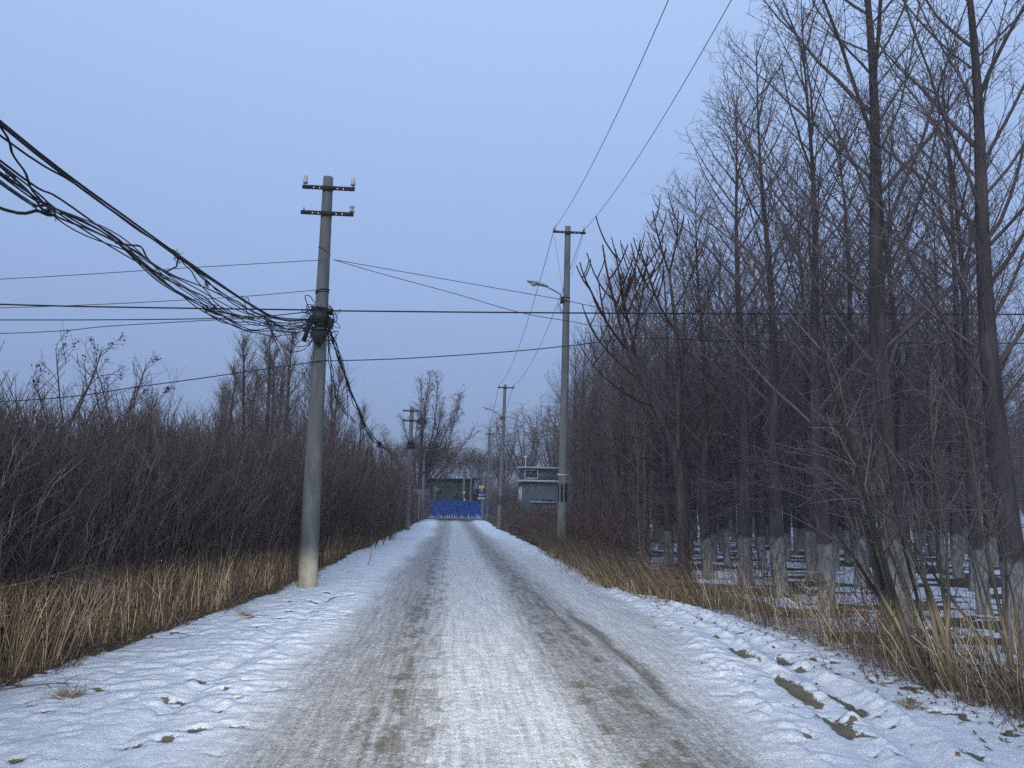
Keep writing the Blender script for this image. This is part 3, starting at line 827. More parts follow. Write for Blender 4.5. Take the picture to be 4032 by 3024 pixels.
# ------------------------------------------------------------------ individual shrubs of the right foreground
def coppice(name, loc, seed, n, h, r0, label, mat='stem', lean=(-0.25, 0.0), spread=.35, twigs=6, cat='shrub', base=.14):
    g = np.random.default_rng(seed); root = empty(name, loc, 0, label, cat)
    st = TB(); tw = TB()
    for i in range(n):
        az = g.uniform(0, 6.28)
        d = np.array([lean[0] + math.cos(az) * spread * g.random(), lean[1] + math.sin(az) * spread * g.random(), 1])
        L = h * g.uniform(.55, 1.1)
        S = path((base * math.cos(az) * g.random(), base * math.sin(az) * g.random(), -.05), d, L, 8, 0.15, .07, g)
        rr = r0 * g.uniform(.45, 1.15)
        st.tube(S, np.linspace(rr, rr * .25, 9), 6, g.random())
        for k in np.linspace(.42, .97, twigs):
            q, tt = at(S, k); d2 = perp_dir(tt, R(g.uniform(25, 55)), g.uniform(0, 6.28)); d2[2] += .3
            W = path(q, d2, g.uniform(.3, 1.1) * (1.2 - .5 * k), 4, .2, .12, g)
            tw.tube(W, np.linspace(rr * .33, .0028, 5), 3, g.random())
            for _ in range(3):
                q3, t3 = at(W, g.uniform(.15, .95)); d3 = perp_dir(t3, R(g.uniform(30, 60)), g.uniform(0, 6.28))
                tw.tube(path(q3, d3, g.uniform(.1, .45), 2, .1, .1, g), [.0042, .0032, .0022], 3, g.random())
    st.build('stems', M[mat], root, True); tw.build('twigs', M['twig' if mat == 'stem' else mat], root)
    return root
coppice('coppiced_shrub', (4.28, 6.62, .0), 31, 9, 3.0, .027, 'large coppiced bush of dark stems fanning up from the leaf litter, right foreground')
coppice('coppiced_shrub', (4.78, 6.45, .0), 32, 6, 2.6, .020, 'bush of leaning stems nearest the right edge of the picture', lean=(-.12, 0))
coppice('coppiced_shrub', (4.62, 7.5, .0), 33, 5, 3.5, .036, 'thick-stemmed dark bush leaning left in front of the big long-limbed tree', lean=(-.30, .0), spread=.25)
coppice('dead_bush', (4.12, 10.2, .0), 34, 8, .85, .007, 'small brown bush at the verge below the straight first-row tree', 'redtwig', (-.18, 0), .5, 4)
coppice('dead_bush', (4.0, 12.2, .0), 35, 8, 1.1, .008, 'thin dark bush standing between the reeds and the open snow', 'redtwig', (-.25, 0), .45, 5)
coppice('dead_bush', (4.25, 8.4, .0), 36, 6, .7, .006, 'wispy dry bush leaning left on the snow before the thick tree', 'dry', (-.45, 0), .4, 4)
coppice('dead_bush', (3.95, 7.1, .0), 37, 8, .55, .005, 'small reddish sprig on the snow left of the coppiced bush', 'redtwig', (-.35, 0), .4, 3)
# left foreground
def bough(name, pts, r, label, mat='dry', twn=10):
    root = empty(name, pts[0], 0, label, 'branch')
    P = np.array(pts) - np.array(pts[0]); P = smooth_path(P, 5)
    t = TB(); t.tube(P, np.linspace(r, r * .3, len(P)), 5, .7)
    for i in range(twn):
        q, tt = at(P, rng.uniform(.25, .98)); d = perp_dir(tt, R(40), rng.uniform(0, 6.28))
        t.tube(path(q, d, rng.uniform(.1, .35), 2, 0, .1), [r * .35, .003, .002], 3, .7)
    return t.build('stem', M[mat], root)
def smooth_path(P, k=6):
    P = np.asarray(P, float)
    if len(P) < 3: return np.array([P[0] + (P[-1] - P[0]) * i / k for i in range(k + 1)])
    Q = np.concatenate([[2 * P[0] - P[1]], P, [2 * P[-1] - P[-2]]]); o = []
    for i in range(1, len(Q) - 2):
        for s_ in range(k):
            u = s_ / k
            o.append(.5 * ((2 * Q[i]) + (-Q[i - 1] + Q[i + 1]) * u + (2 * Q[i - 1] - 5 * Q[i] + 4 * Q[i + 1] - Q[i + 2]) * u * u + (-Q[i - 1] + 3 * Q[i] - 3 * Q[i + 1] + Q[i + 2]) * u ** 3))
    o.append(P[-1]); return np.array(o)
bough('dead_branch', [(-4.6, 6.6, .15), (-4.05, 6.9, .62), (-3.6, 7.3, .78), (-3.25, 7.6, .9)], .011, 'long pale dead branch reaching right out of the left fringe')
bough('dead_branch', [(-4.2, 6.4, .12), (-3.85, 6.5, .45), (-3.6, 6.6, .62)], .010, 'short pale broken branch at the left edge below the long one')
bough('fallen_branch', [(-3.9, 6.0, .06), (-3.5, 6.15, .07), (-3.1, 6.55, .06), (-2.9, 6.6, .05)], .010, 'dark fallen twig lying on the snow at the left corner', 'redtwig', 7)
for i, (x, y, lab) in enumerate([(-2.62, 10.55, 'small tuft of straw on the left snow verge below the fringe'), (-3.05, 5.35, 'brown tuft at the lower left corner of the picture'),
                                 (-2.78, 6.25, 'flattened straw tuft near the lower left corner'), (3.62, 6.1, 'little dry tuft beside the tyre rut on the right verge')]):
    root = empty('grass_tuft', (x, y, gz(x, y)), 0, lab, 'grass tuft')
    t = TB()
    for k in range(70):
        a = rng.uniform(0, 6.28); L = rng.uniform(.05, .17)
        t.tube(path((rng.normal(0, .045), rng.normal(0, .045), 0), (math.cos(a), math.sin(a), rng.uniform(.2, 1.2)), L, 2, -.3, .1), [.003, .0025, .0012], 3, rng.uniform(.3, 1))
    t.build('blades', M['dry'], root)
# thin stick standing in the snow beyond the near left pole
bough('bare_stick', [(-1.98, 19.5, 0), (-1.9, 19.4, .3), (-1.95, 19.3, .62)], .012, 'dark curved stick standing in the left snow verge beyond the near pole', 'bark', 2)

# ------------------------------------------------------------------ special trees
def branching(seed, h, rb, spec):
    """tree of forking limbs. spec: (trunk height share, forks, angle, length ratio, levels, up)"""
    g = np.random.default_rng(seed); tr = TB(); cr = TB(); tips = []
    hs, nf, ang, lr, lev, up = spec
    P = path((0, 0, -.15), (0, 0, 1), h * hs, 6, 0, .03, g)
    tr.tube(P, np.linspace(rb, rb * .7, 7), 9)
    def grow(q, t, L, r, l):
        for k in range(nf if l else nf + 1):
            a = R(ang * g.uniform(.5, 1.25)); d = perp_dir(t, a, 2 * PI * (k + g.random() * .6) / nf)
            d[2] += up * .3
            n = 5; B = path(q, d, L * g.uniform(.75, 1.15), n, up, .07, g)
            cr.tube(B, np.linspace(r * .72, r * .42, n + 1), 6 if l < 2 else 3, g.random())
            if l < lev:
                grow(B[-1], B[-1] - B[-2], L * lr, r * .44, l + 1)
                if l > 0 or g.random() < .7:
                    q2, t2 = at(B, g.uniform(.4, .7)); d2 = perp_dir(t2, R(45), g.uniform(0, 6.28)); d2[2] += up * .4
                    B2 = path(q2, d2, L * lr, 4, up, .08, g); cr.tube(B2, np.linspace(r * .35, r * .15, 5), 3, g.random())
                    if l + 1 < lev: grow(B2[-1], B2[-1] - B2[-2], L * lr * .7, r * .25, min(l + 2, lev))
            else: tips.append(B[-1]); tips.append(B[-2])
    grow(P[-1], P[-1] - P[-2], h * (1 - hs) * .42, rb, 0)
    return tr, cr, tips

def leaves_at(g, tips, n, s, spread):
    t = TB()
    for i in range(n):
        c = tips[g.integers(0, len(tips))] + g.normal(0, spread, 3)
        a = g.normal(0, 1, 3); a /= np.linalg.norm(a); b_ = np.cross(a, g.normal(0, 1, 3)); b_ /= np.linalg.norm(b_)
        a = a * s * g.uniform(.5, 1.3); b_ = b_ * s * g.uniform(.4, .9)
        t.raw([c - a, c - b_, c + a, c + b_], [(0, 1, 2, 3)], g.random())
    return t
# tree that keeps brown leaves, with a nest, behind the second left pole
g = np.random.default_rng(77)
root = empty('leafy_tree', (-3.3, 78, 0), 0, 'tall open tree keeping tufts of brown leaves, beyond the second left pole', 'tree')
tr, cr = TB(), TB(); tips = []
P = path((0, 0, -.2), (.02, 0, 1), 3.6, 5, 0, .03, g); tr.tube(P, np.linspace(.24, .19, 6), 9, .5)
mains = [((-.02, 0, 1), 12.2, .13), ((.10, .1, 1), 11.8, .12), ((.22, -.1, 1), 11.8, .12), ((.36, .1, 1), 11.6, .12), ((-.34, .1, 1), 8.2, .08), ((.52, .2, 1), 11.0, .10), ((-.2, -.3, 1), 8.5, .08), ((.85, 0, .8), 8.2, .08), ((.2, .5, 1), 9, .09), ((-.75, 0, .9), 5.8, .06), ((1.1, -.2, .55), 6.6, .07), ((.6, -.3, .8), 9, .08), ((.28, .3, 1), 10.4, .09), ((.17, -.35, 1), 10.8, .09), ((.44, .4, 1), 9.6, .08), ((-.55, -.1, 1), 7.4, .07)]
for d, L, r in mains:
    B = path(P[-1] - np.array([0, 0, g.uniform(0, 1.2)]), d, L, 10, .35, .05, g)
    tr.tube(B, np.linspace(r, .02, 11), 6, .5)
    for k in np.linspace(.15, .98, int(L * 5.5)):
        q, t_ = at(B, k); d2 = perp_dir(t_, R(g.uniform(25, 50)), g.uniform(0, 6.28)); d2[2] += .25
        l2 = g.uniform(.6, 1.9) * (1.25 - k * .7)
        S = path(q, d2, l2, 4, .3, .1, g); cr.tube(S, np.linspace(.015, .007, 5), 3, g.random())
        for kk in (.3, .5, .7, .85, .97):
            q3, t3 = at(S, kk); d3 = perp_dir(t3, R(45), g.uniform(0, 6.28)); d3[2] += .2
            e_ = q3 + d3 * g.uniform(.2, .6); cr.tube(np.array([q3, e_]), [.009, .006], 3, g.random())
            if g.random() < .45: tips.append(e_)
tr.build('trunk', M['bark'], root, True); cr.build('branches', M['redtwig'], root)
leaves_at(g, tips, 4200, .075, .14).build('leaves', M['leaf'], root)
root = empty('bird_nest', (-3.25, 77.3, 9.75), 0, 'dark round birds nest lodged in the tree beside the second left pole', 'nest')
t = TB()
for i in range(260):
    a = g.normal(0, 1, 3); a /= np.linalg.norm(a); c = a * np.array([.50, .42, .30]) * g.uniform(.45, 1)
    d = np.cross(a, g.normal(0, 1, 3)); d /= np.linalg.norm(d)
    t.tube(np.array([c - d * .3, c + a * .03, c + d * .3]), [.014, .016, .010], 3, g.random() * .6)
t.build('twigs', M['bark'], root)

# upright poplars with a few leaves over the left thicket
def poplar(seed, h):
    g = np.random.default_rng(seed); tr, cr = TB(), TB(); tips = []
    P = path((0, 0, -.15), (0, 0, 1), h, 10, 0, .015, g); tr.tube(P, np.linspace(.10, .012, 11), 7, .5)
    for k in np.linspace(.18, .97, 60):
        q, t_ = at(P, k); d = perp_dir(t_, R(g.uniform(18, 36)), g.uniform(0, 6.28))
        L = g.uniform(.7, 1) * h * .34 * (1.08 - k); B = path(q, d, L, 5, .5, .06, g)
        cr.tube(B, np.linspace(.011, .0045, 6), 3, g.random())
        for kk in np.linspace(.12, .97, 13):
            q3, t3 = at(B, kk); d3 = perp_dir(t3, R(g.uniform(20, 40)), g.uniform(0, 6.28)); d3[2] += .35
            l3 = g.uniform(.25, .8); S = path(q3, d3, l3, 2, .3, .1, g); cr.tube(S, [.0045, .004, .003], 3, g.random())
            if g.random() < .5: tips.append(S[-1])
    return tr, cr, leaves_at(g, tips, 380, .028, .10)
pops = []
for sd in (51, 52, 53):
    tr, cr, lf = poplar(sd, 8.6)
    root = empty('poplar'); tr.build('trunk', M['bark'], root, True); cr.build('branches', M['paletwig'], root); lf.build('leaves', M['paleleaf'], root)
    pops.append(root)
pu = [False] * 3
for i, (x, y, k, s, lab) in enumerate([
    (-8.40, 32, 0, .96, 'slim upright poplar above the thicket, tall one left of the pole'),
    (-7.70, 32.5, 1, 1.0, 'tallest upright poplar above the thicket, between two others left of the near pole'),
    (-7.25, 34, 2, 1.04, 'upright poplar rising just left of the near left pole under its cable tangle'),
    (-9.7, 33, 2, .72, 'short poplar with withered leaves, alone in a gap of the thicket skyline'),
    (-9.0, 35, 1, .86, 'poplar at the left flank of the group above the thicket'),
    (-6.72, 36, 0, .96, 'poplar half hidden behind the near left pole'),
    (-5.9, 38, 1, .84, 'low poplar just right of the near left pole'),
    (-12.6, 33, 0, .66, 'small poplar with yellowish leaves left of the short lone poplar'),
    (-5.2, 43, 2, .80, 'poplar over the brush between near pole and drooping cables'),
    (-8.9, 31, 2, .80, 'shaggy poplar filling the gap left of the tallest poplars'), (-8.05, 35, 1, .98, 'poplar standing behind the two tallest poplars'), (-6.95, 31, 0, .82, 'low bushy poplar directly left of the near pole'),
    (-6.3, 40, 2, 1.0, 'poplar seen just past the near pole behind the torn cables'), (-10.4, 36, 0, .80, 'poplar farthest left of the main poplar group')]):
    o = pops[k] if not pu[k] else copy_tree(pops[k]); pu[k] = True
    o.location = (x, y, 0); o.rotation_euler = (0, 0, rng.uniform(0, 6.28)); o.scale = (s * 1.55, s * 1.55, s)
    tag(o, lab, 'tree', 'poplars above the left thicket')

def seedy_tree(name, loc, seed, h, label):
    g = np.random.default_rng(seed); root = empty(name, loc, 0, label, 'tree')
    tr, cr, sd_ = TB(), TB(), TB()
    P = path((0, 0, -.1), (-.05, 0, 1), h * .62, 5, 0, .03, g); tr.tube(P, np.linspace(.035, .024, 6), 6, .8)
    for k, az, L in [(.72, PI, .42), (.8, 0.3, .34), (.95, 2.6, .40), (1, -.3, .36), (1, 1.6, .30), (.6, 0, .3)]:
        q, t_ = at(P, min(k, .999)); d = (math.cos(az) * .55, math.sin(az) * .55, 1)
        B = path(q, d, h * L, 5, .5, .06, g); cr.tube(B, np.linspace(.022, .008, 6), 5, .8)
        for kk in np.linspace(.35, .99, 9):
            q2, t2 = at(B, kk); d2 = perp_dir(t2, R(g.uniform(25, 55)), g.uniform(0, 6.28)); d2[2] += .2
            S = path(q2, d2, g.uniform(.25, .75), 4, 0, .12, g); cr.tube(S, np.linspace(.007, .0035, 5), 3, .6)
            if kk > .7 and g.random() < .55:
                for _ in range(18):
                    c = S[-1] + g.normal(0, .045, 3) - np.array([0, 0, .03]); a = g.normal(0, 1, 3) * .013; b_ = g.normal(0, 1, 3) * .013
                    sd_.raw([c - a, c - b_, c + a, c + b_], [(0, 1, 2, 3)], .3)
            for k3 in (.3, .5, .7, .9):
                q3, t3 = at(S, k3); d3 = perp_dir(t3, R(45), g.uniform(0, 6.28)); cr.tube(np.array([q3, q3 + d3 * g.uniform(.1, .3)]), [.0045, .0028], 3, .5)
    tr.build('trunk', M['redtwig'], root, True); cr.build('branches', M['redtwig'], root); sd_.build('seed_heads', M['leaf'], root)
seedy_tree('sapling', (-7.55, 16.2, 0), 61, 4.75, 'reddish sapling with dark seed clusters, taller left one above the thicket')
seedy_tree('sapling', (-6.75, 16.6, 0), 64, 4.6, 'reddish sapling with seed clusters leaning right, beside its taller twin')
# saplings poking above the left thicket
sap = []
for sd in range(4):
    V, F, T = wand_shrub(400 + sd, 4.0, 2, 20, 3, lean=.05, r0=.020, base=.05)
    root = empty('slender_sapling'); link('stems', mesh_np('stems', V, F, M['paletwig'], False, {'tint': T}), root); sap.append(root)
su = [False] * 4
lefts = [(-8.1, 13.2, .80), (-8.9, 15.2, .92), (-9.6, 17, 1.0), (-6.0, 15, 1.02), (-6.9, 18.5, 1.22), (-5.6, 17.4, 1.10), (-7.6, 21, 1.28), (-9.4, 22, 1.22), (-11, 21, 1.12), (-5.2, 20, 1.2),
         (-6.0, 24, 1.4), (-4.9, 24.5, 1.3), (-8.5, 27, 1.42), (-10.6, 27, 1.4), (-5.5, 28, 1.5), (-4.6, 31, 1.45), (-4.4, 36, 1.5), (-5.4, 40, 1.6), (-4.6, 46, 1.5), (-5.4, 52, 1.4), (-12.5, 25, 1.2), (-14, 27, 1.25), (-9.9, 19, 1.05), (-4.3, 41, 1.4)]
for x, y, s in lefts:
    k = int(rng.integers(0, 4)); o = sap[k] if not su[k] else copy_tree(sap[k]); su[k] = True
    o.location = (x, y, 0); o.rotation_euler = (0, 0, rng.uniform(0, 6.28)); o.scale = (1, 1, s * .93)
    tag(o, 'slender pale sapling poking its twigs above the left thicket', 'sapling', 'saplings poking above the left thicket')
# thin saplings of the right roadside, behind the near lamp pole
for i in range(46):
    y = 17.5 + 50 * (i / 46) ** 1.1; x = float(vegR(y)) + rng.uniform(1.5, 3.4)
    if y > 30: x = y * rng.uniform(.153, .19)
    if x / y > .25: continue
    if 60 < y or (y > 24 and x / y < 0.152): continue
    k = int(rng.integers(0, 4)); o = copy_tree(sap[k])
    o.location = (x, y, 0); o.rotation_euler = (0, 0, rng.uniform(0, 6.28)); q = rng.uniform(1.15, 1.75); o.scale = (1.1, 1.1, q)
    tag(o, 'thin bare sapling in the brush between right lamp poles and plantation', 'sapling', 'thin saplings of the right roadside brush')

# tree with thick upturned candelabra shoots beside the near lamp pole
g = np.random.default_rng(5)
root = empty('candelabra_tree', (5.25, 17.0, 0), 0, 'leaning tree with thick reddish upturned shoots reaching behind the near lamp pole', 'tree')
tr, cr, fn = TB(), TB(), TB()
trunk = smooth_path([(-0.10, 0, -.15), (-.13, 0, 1.2), (-.25, 0, 2.6), (-.75, 0, 3.9), (-1.35, 0, 5.1)], 4)
tr.tube(trunk, np.linspace(.15, .07, len(trunk)), 9, .5)
P2 = smooth_path([(-.25, 0, 2.6), (-.15, .1, 4.2), (-.2, .1, 5.6), (-.35, .1, 7.0)], 4); tr.tube(P2, np.linspace(.08, .03, len(P2)), 7, .5)
def shoot(q, d, L, r, n, up=1.0):
    B = path(q, d, L, 7, up, .04, g); cr.tube(B, np.linspace(r, r * .45, 8), 5, g.uniform(.3, .8))
    for _ in range(n):
        q2, t2 = at(B, g.uniform(.3, .95)); sgn = g.choice([-1, 1])
        d2 = np.array([sgn * g.uniform(.3, .8), g.normal(0, .4), .7])
        B2 = path(q2, d2, L * g.uniform(.3, .55), 5, 1.1, .04, g); cr.tube(B2, np.linspace(r * .55, r * .34, 6), 4, g.uniform(.3, .8))
        if g.random() < .6:
            q3, t3 = at(B2, .5); d3 = np.array([-sgn * .5, g.normal(0, .3), .8]); B3 = path(q3, d3, L * .25, 4, 1, .04, g); cr.tube(B3, np.linspace(r * .4, r * .26, 5), 4, .5)
for pt, d, L, r, n in [((-1.35, 0, 5.1), (-1, 0, .9), 1.9, .040, 4), ((-1.35, 0, 5.1), (-.4, .2, 1), 2.6, .042, 6), ((-1.0, 0, 4.4), (-1.1, -.2, .35), 2.1, .034, 4),
                       ((-1.1, 0, 4.7), (-.2, .3, 1), 3.0, .040, 7), ((-.7, 0, 3.8), (-1, 0, .15), 2.4, .026, 2), ((-.2, .1, 5.6), (-.8, 0, 1), 2.2, .036, 6),
                       ((-.35, .1, 7.0), (-.3, 0, 1), 1.6, .03, 4), ((-.35, .1, 7.0), (.3, 0, 1), 1.6, .03, 4), ((-.2, .1, 4.8), (.7, .2, .9), 2.4, .034, 5), ((-.2, .1, 6.2), (.7, -.2, 1), 1.8, .028, 5),
                       ((-.3, 0, 2.9), (1, -.1, .7), 2.4, .03, 3), ((-1.3, 0, 5.0), (.3, -.3, 1), 2.3, .035, 6)]:
    shoot(np.array(pt), d, L, r, n)
tr.build('trunk', M['bark'], root, True); cr.build('shoots', M['shoot'], root, True)

# willows behind, right of the junction
def willow(seed, h):
    g = np.random.default_rng(seed); tr, cr = TB(), TB()
    P = path((0, 0, -.2), (0, 0, 1), h * .3, 4, 0, .04, g); tr.tube(P, np.linspace(.24, .2, 5), 7, .5)
    for i in range(13):
        az = g.uniform(0, 6.28); a = g.uniform(.12, .55)
        B = path(P[-1] - np.array([0, 0, g.uniform(0, 1.5)]), (math.cos(az) * a, math.sin(az) * a, 1), h * g.uniform(.5, .74), 9, .15, .08, g)
        tr.tube(B, np.linspace(.09, .02, 10), 5, .5)
        for k in np.linspace(.25, .99, 26):
            q, t_ = at(B, k); az2 = g.uniform(0, 6.28)
            S = path(q, (math.cos(az2) * .8, math.sin(az2) * .8, .9), g.uniform(.8, 2.1), 6, -1.0, .10, g)
            cr.tube(S, np.linspace(.016, .008, 7), 3, g.random())
            for kk in (.3, .5, .7, .9):
                q3, _ = at(S, kk); W = path(q3, (g.normal(0, .4), g.normal(0, .4), .25), g.uniform(.4, 1.4), 4, -1.6, .1, g); cr.tube(W, np.linspace(.010, .007, 5), 3, g.random())
    return tr, cr
wil = []
for sd in (71, 72):
    tr, cr = willow(sd, 14.5); root = empty('willow_tree'); tr.build('trunk', M['bark'], root, True); cr.build('crown', M['paletwig'], root); wil.append(root)
for i, (x, y, k, s, lab) in enumerate([(6.3, 100, 0, 1.0, 'pale weeping willow behind the second right lamp pole, leftmost willow'), (9.6, 101, 1, 1.06, 'pale bare willow above the grey watchtower'),
                                   (12.6, 96, 0, 1.12, 'tall bare willow between watchtower and plantation'), (4.4, 104, 1, .72, 'lower willow over the junction, left of the row of willows'), (15.8, 99, 1, 1.12, 'willow merging with the plantation behind the near lamp pole')]):
    o = wil[k] if i < 2 else copy_tree(wil[k]); o.location = (x, y, 0); o.rotation_euler = (0, 0, i * 1.7); o.scale = (s, s, s)
    tag(o, lab, 'tree', 'willows beyond the junction')
# bushy trees with withered leaves behind the hoarding
def bushy(seed, h):
    g = np.random.default_rng(seed); tr, cr, tips = branching(seed, h, .11, (.22, 3, 34, .72, 4, .35)); 
    return tr, cr, leaves_at(g, tips, 3200, .07, .22)
bus = []
for sd in (81, 82):
    tr, cr, lf = bushy(sd, 9); root = empty('withered_tree'); tr.build('trunk', M['bark'], root, True); cr.build('branches', M['redtwig'], root); lf.build('leaves', M['leaf'], root); bus.append(root)
for i, (x, y, k, s, lab) in enumerate([(-2.2, 113, 0, 1.1, 'withered tree behind the shed under the nest tree'), (-.2, 114, 1, 1.12, 'withered brown tree behind the middle of the shed roof'), (1.6, 113, 0, 1.0, 'withered brown tree behind the crossarm pole past the hoarding'),
                                   (4.0, 112, 1, .95, 'withered tree behind the yellow triangle sign'), (-4.6, 108, 1, 1.1, 'withered tree left of the shed'), (-7.5, 112, 0, 1.1, 'withered tree far left behind the brush'), (6.5, 108, 0, .9, 'withered bushy tree left of the watchtower')]):
    o = bus[k] if i < 2 else copy_tree(bus[k]); o.location = (x, y, 0); o.rotation_euler = (0, 0, i * 2.1); o.scale = (s, s, s)
    tag(o, lab, 'tree', 'withered trees behind the hoarding')

# ------------------------------------------------------------------ poles
def rod(t, a, b, r, sides=6): t.tube(np.array([a, b], float), [r, r], sides)
def ring(t, c, R0, r=.008, tilt=0.0, n=18):
    P = [(c[0] + R0 * math.cos(a), c[1] + R0 * math.sin(a), c[2] + tilt * math.cos(a)) for a in np.linspace(0, 2 * PI, n)]
    t.tube(np.array(P), [r] * n, 5)
def pole(name, loc, h, r0, r1, lean, label, group=None, cat='utility pole'):
    root = empty(name, loc, 0, label, cat, group)
    t = TB(); n = 12
    P = [(lean[0] * z, lean[1] * z, z) for z in [-.3] + list(np.linspace(0, h, n))]
    rr = [r0] + list(np.linspace(r0, r1, n))
    P.append((lean[0] * h, lean[1] * h, h + .006)); rr.append(r1 * .86)
    t.tube(np.array(P), rr, 20)
    t.build('shaft', M['concrete'], root, True)
    return root
def crossarm(root, z, x0, x1, y, cx, pr, pins, hw=.04):
    """steel angle arm with drilled holes, its clamp and insulators"""
    arm = TB(); L = x1 - x0
    holes = [x0 + L * f for f in (.22, .33, .67, .78)]
    xs_ = [x0] + [v for h_ in holes for v in (h_ - .012, h_ + .012)] + [x1]
    for i in range(len(xs_) - 1):
        a, b_ = xs_[i], xs_[i + 1]
        if i % 2 == 0: arm.box(((a + b_) / 2, y, z), (b_ - a, .006, 2 * hw))
        else:
            for s_ in (-1, 1): arm.box(((a + b_) / 2, y, z + s_ * hw * .68), (b_ - a, .006, hw * .64))
    arm.box(((x0 + x1) / 2, y + .033, z + hw + .003), (L, .06, .006))
    a = arm.build('crossarm', M['rust'], root)
    c = TB(); ring(c, (cx, 0, z + .02), pr + .008, .010); c.build('clamp', M['rust'], a)
    for px, kind in pins:
        p = TB(); rod(p, (px, y + .03, z + hw), (px, y + .03, z + hw + .07), .010); p.build('pin', M['rust'], a)
        if kind == 'tall':
            q = TB(); q.lathe([(.028, 0), (.046, .005), (.046, .03), (.040, .075), (.036, .13), (.030, .15), (.018, .158)], 14, (px, y + .03, z + hw + .045)); q.build('insulator', M['porcelain'], a, True)
        elif kind == 'squat':
            q = TB(); q.lathe([(.03, 0), (.046, .005), (.05, .04), (.028, .06), (.030, .075), (.046, .09), (.044, .125), (.025, .14)], 14, (px, y + .03, z + hw + .015)); q.build('insulator', M['porcelain'], a, True)
    return a
def lamp(root, z, cx, pr, reach, tilt, head=.62, rise=.42):
    """cobra-head street lamp on a bent arm, pointing over the road (-x)"""
    arm = TB()
    P = smooth_path([(cx - pr - .03, 0, z), (cx - pr - .07, 0, z + .14), (cx - pr - .20, 0, z + .24), (cx - reach + head * .85, 0, z + rise)], 4)
    arm.tube(P, [.028] * len(P), 8); a = arm.build('lamp_arm', M['galv'], root, True)
    c = TB(); c.box((cx - pr - .03, 0, z - .02), (.10, .14, .20)); ring(c, (cx, 0, z + .05), pr + .01, .012); ring(c, (cx, 0, z - .07), pr + .01, .012)
    c.build('bracket', M['dark'], a)
    hd = TB(); hx, hz = P[-1][0], P[-1][2]
    prof = [(.06, .05, .045), (-.02, .085, .075), (-.22, .10, .085), (-.24, .13, .095), (-.42, .135, .085), (-.56, .11, .055), (-head - .02, .05, .02)]
    k = 14; V, F = [], []
    for u, wy, hz_ in prof:
        for j in range(k):
            a_ = 2 * PI * j / k; cz = math.sin(a_)
            V.append((u, wy * math.cos(a_), hz_ * (cz if cz > 0 else cz * .35)))
    for i in range(len(prof) - 1):
        for j in range(k): F.append((i * k + j, i * k + (j + 1) % k, (i + 1) * k + (j + 1) % k, (i + 1) * k + j))
    V = np.array(V); ca, sa = math.cos(tilt), math.sin(tilt)
    V = np.stack([V[:, 0] * ca + V[:, 2] * sa * 0 + 0, V[:, 1], V[:, 2] - V[:, 0] * sa], 1) + np.array([hx, 0, hz])
    n0 = hd.n; hd.raw(V, F); hd.F.setdefault(k, []).append(np.array([[n0 + j for j in range(k)][::-1], [n0 + (len(prof) - 1) * k + j for j in range(k)]]))
    h_ = hd.build('lamp_head', M['lampgrey'], root, True)
    ln = TB(); ln.lathe([(.001, -.085), (.05, -.078), (.09, -.05), (.105, -.01), (.10, .015)], 14, (hx - .41 * ca, 0, hz + .41 * sa - .02), (0, tilt, 0))
    ln.build('lens', M['lens'], h_, True)
    return a

G = 'concrete poles along the right verge'
GL = 'concrete poles along the left verge'
# near left pole with the cable tangle
L1 = pole('concrete_pole', (-2.50, 14.32, 0), 7.70, .175, .095, (-.0110, 0), 'near left concrete pole carrying a black tangle of cables, yellow-stained at the foot', GL)
cx = lambda z: -.011 * z
crossarm(L1, 7.44, cx(7.44) - .46, cx(7.44) + .53, -.115, cx(7.44), .10, [(cx(7.44) - .41, 'tall'), (cx(7.44) + .49, 'tall')])
crossarm(L1, 6.93, cx(6.93) - .46, cx(6.93) + .53, -.12, cx(6.93), .105, [(cx(6.93) - .41, 'pin'), (cx(6.93) + .49, 'squat')])
t = TB()
ring(t, (cx(6.2), 0, 6.22), .115, .006, -.07); ring(t, (cx(5.45), 0, 5.44), .125, .010, .03); ring(t, (cx(5.45), 0, 5.40), .125, .007, .02)
t.build('wire_band', M['cable'], L1)
t = TB(); hx_ = np.linspace(0, 2 * PI * 19, 420)
P = [(cx(4.8) + (.146 + .02 * math.sin(a * .37)) * math.cos(a), (.146 + .02 * math.cos(a * .53)) * math.sin(a), 4.60 + .46 * (.5 + .5 * math.sin(a * .061 + .4)) + .035 * math.cos(a + a * .09)) for a in hx_]
t.tube(np.array(P), [.012] * len(P), 5); t.build('wound_cable', M['cable'], L1)
t = TB()
t.box((cx(4.9), -.16, 4.90), (.26, .10, .20)); t.prism([(-.19, 4.62), (.10, 4.62), (.09, 4.50), (-.02, 4.33), (-.08, 4.35), (-.17, 4.52)], -.24, -.14)
t.box((.13, -.08, 4.80), (.12, .12, .18), (0, .2, 0)); t.box((-.30, -.02, 4.62), (.06, .10, .34), (0, .25, 0)); t.box((-.20, -.04, 4.90), (.10, .08, .26), (0, .7, 0))
t.box((.12, -.05, 5.03), (.09, .08, .11)); t.box((-.12, -.12, 5.07), (.20, .06, .07))
t.build('splice_box', M['dark'], L1)
t = TB()
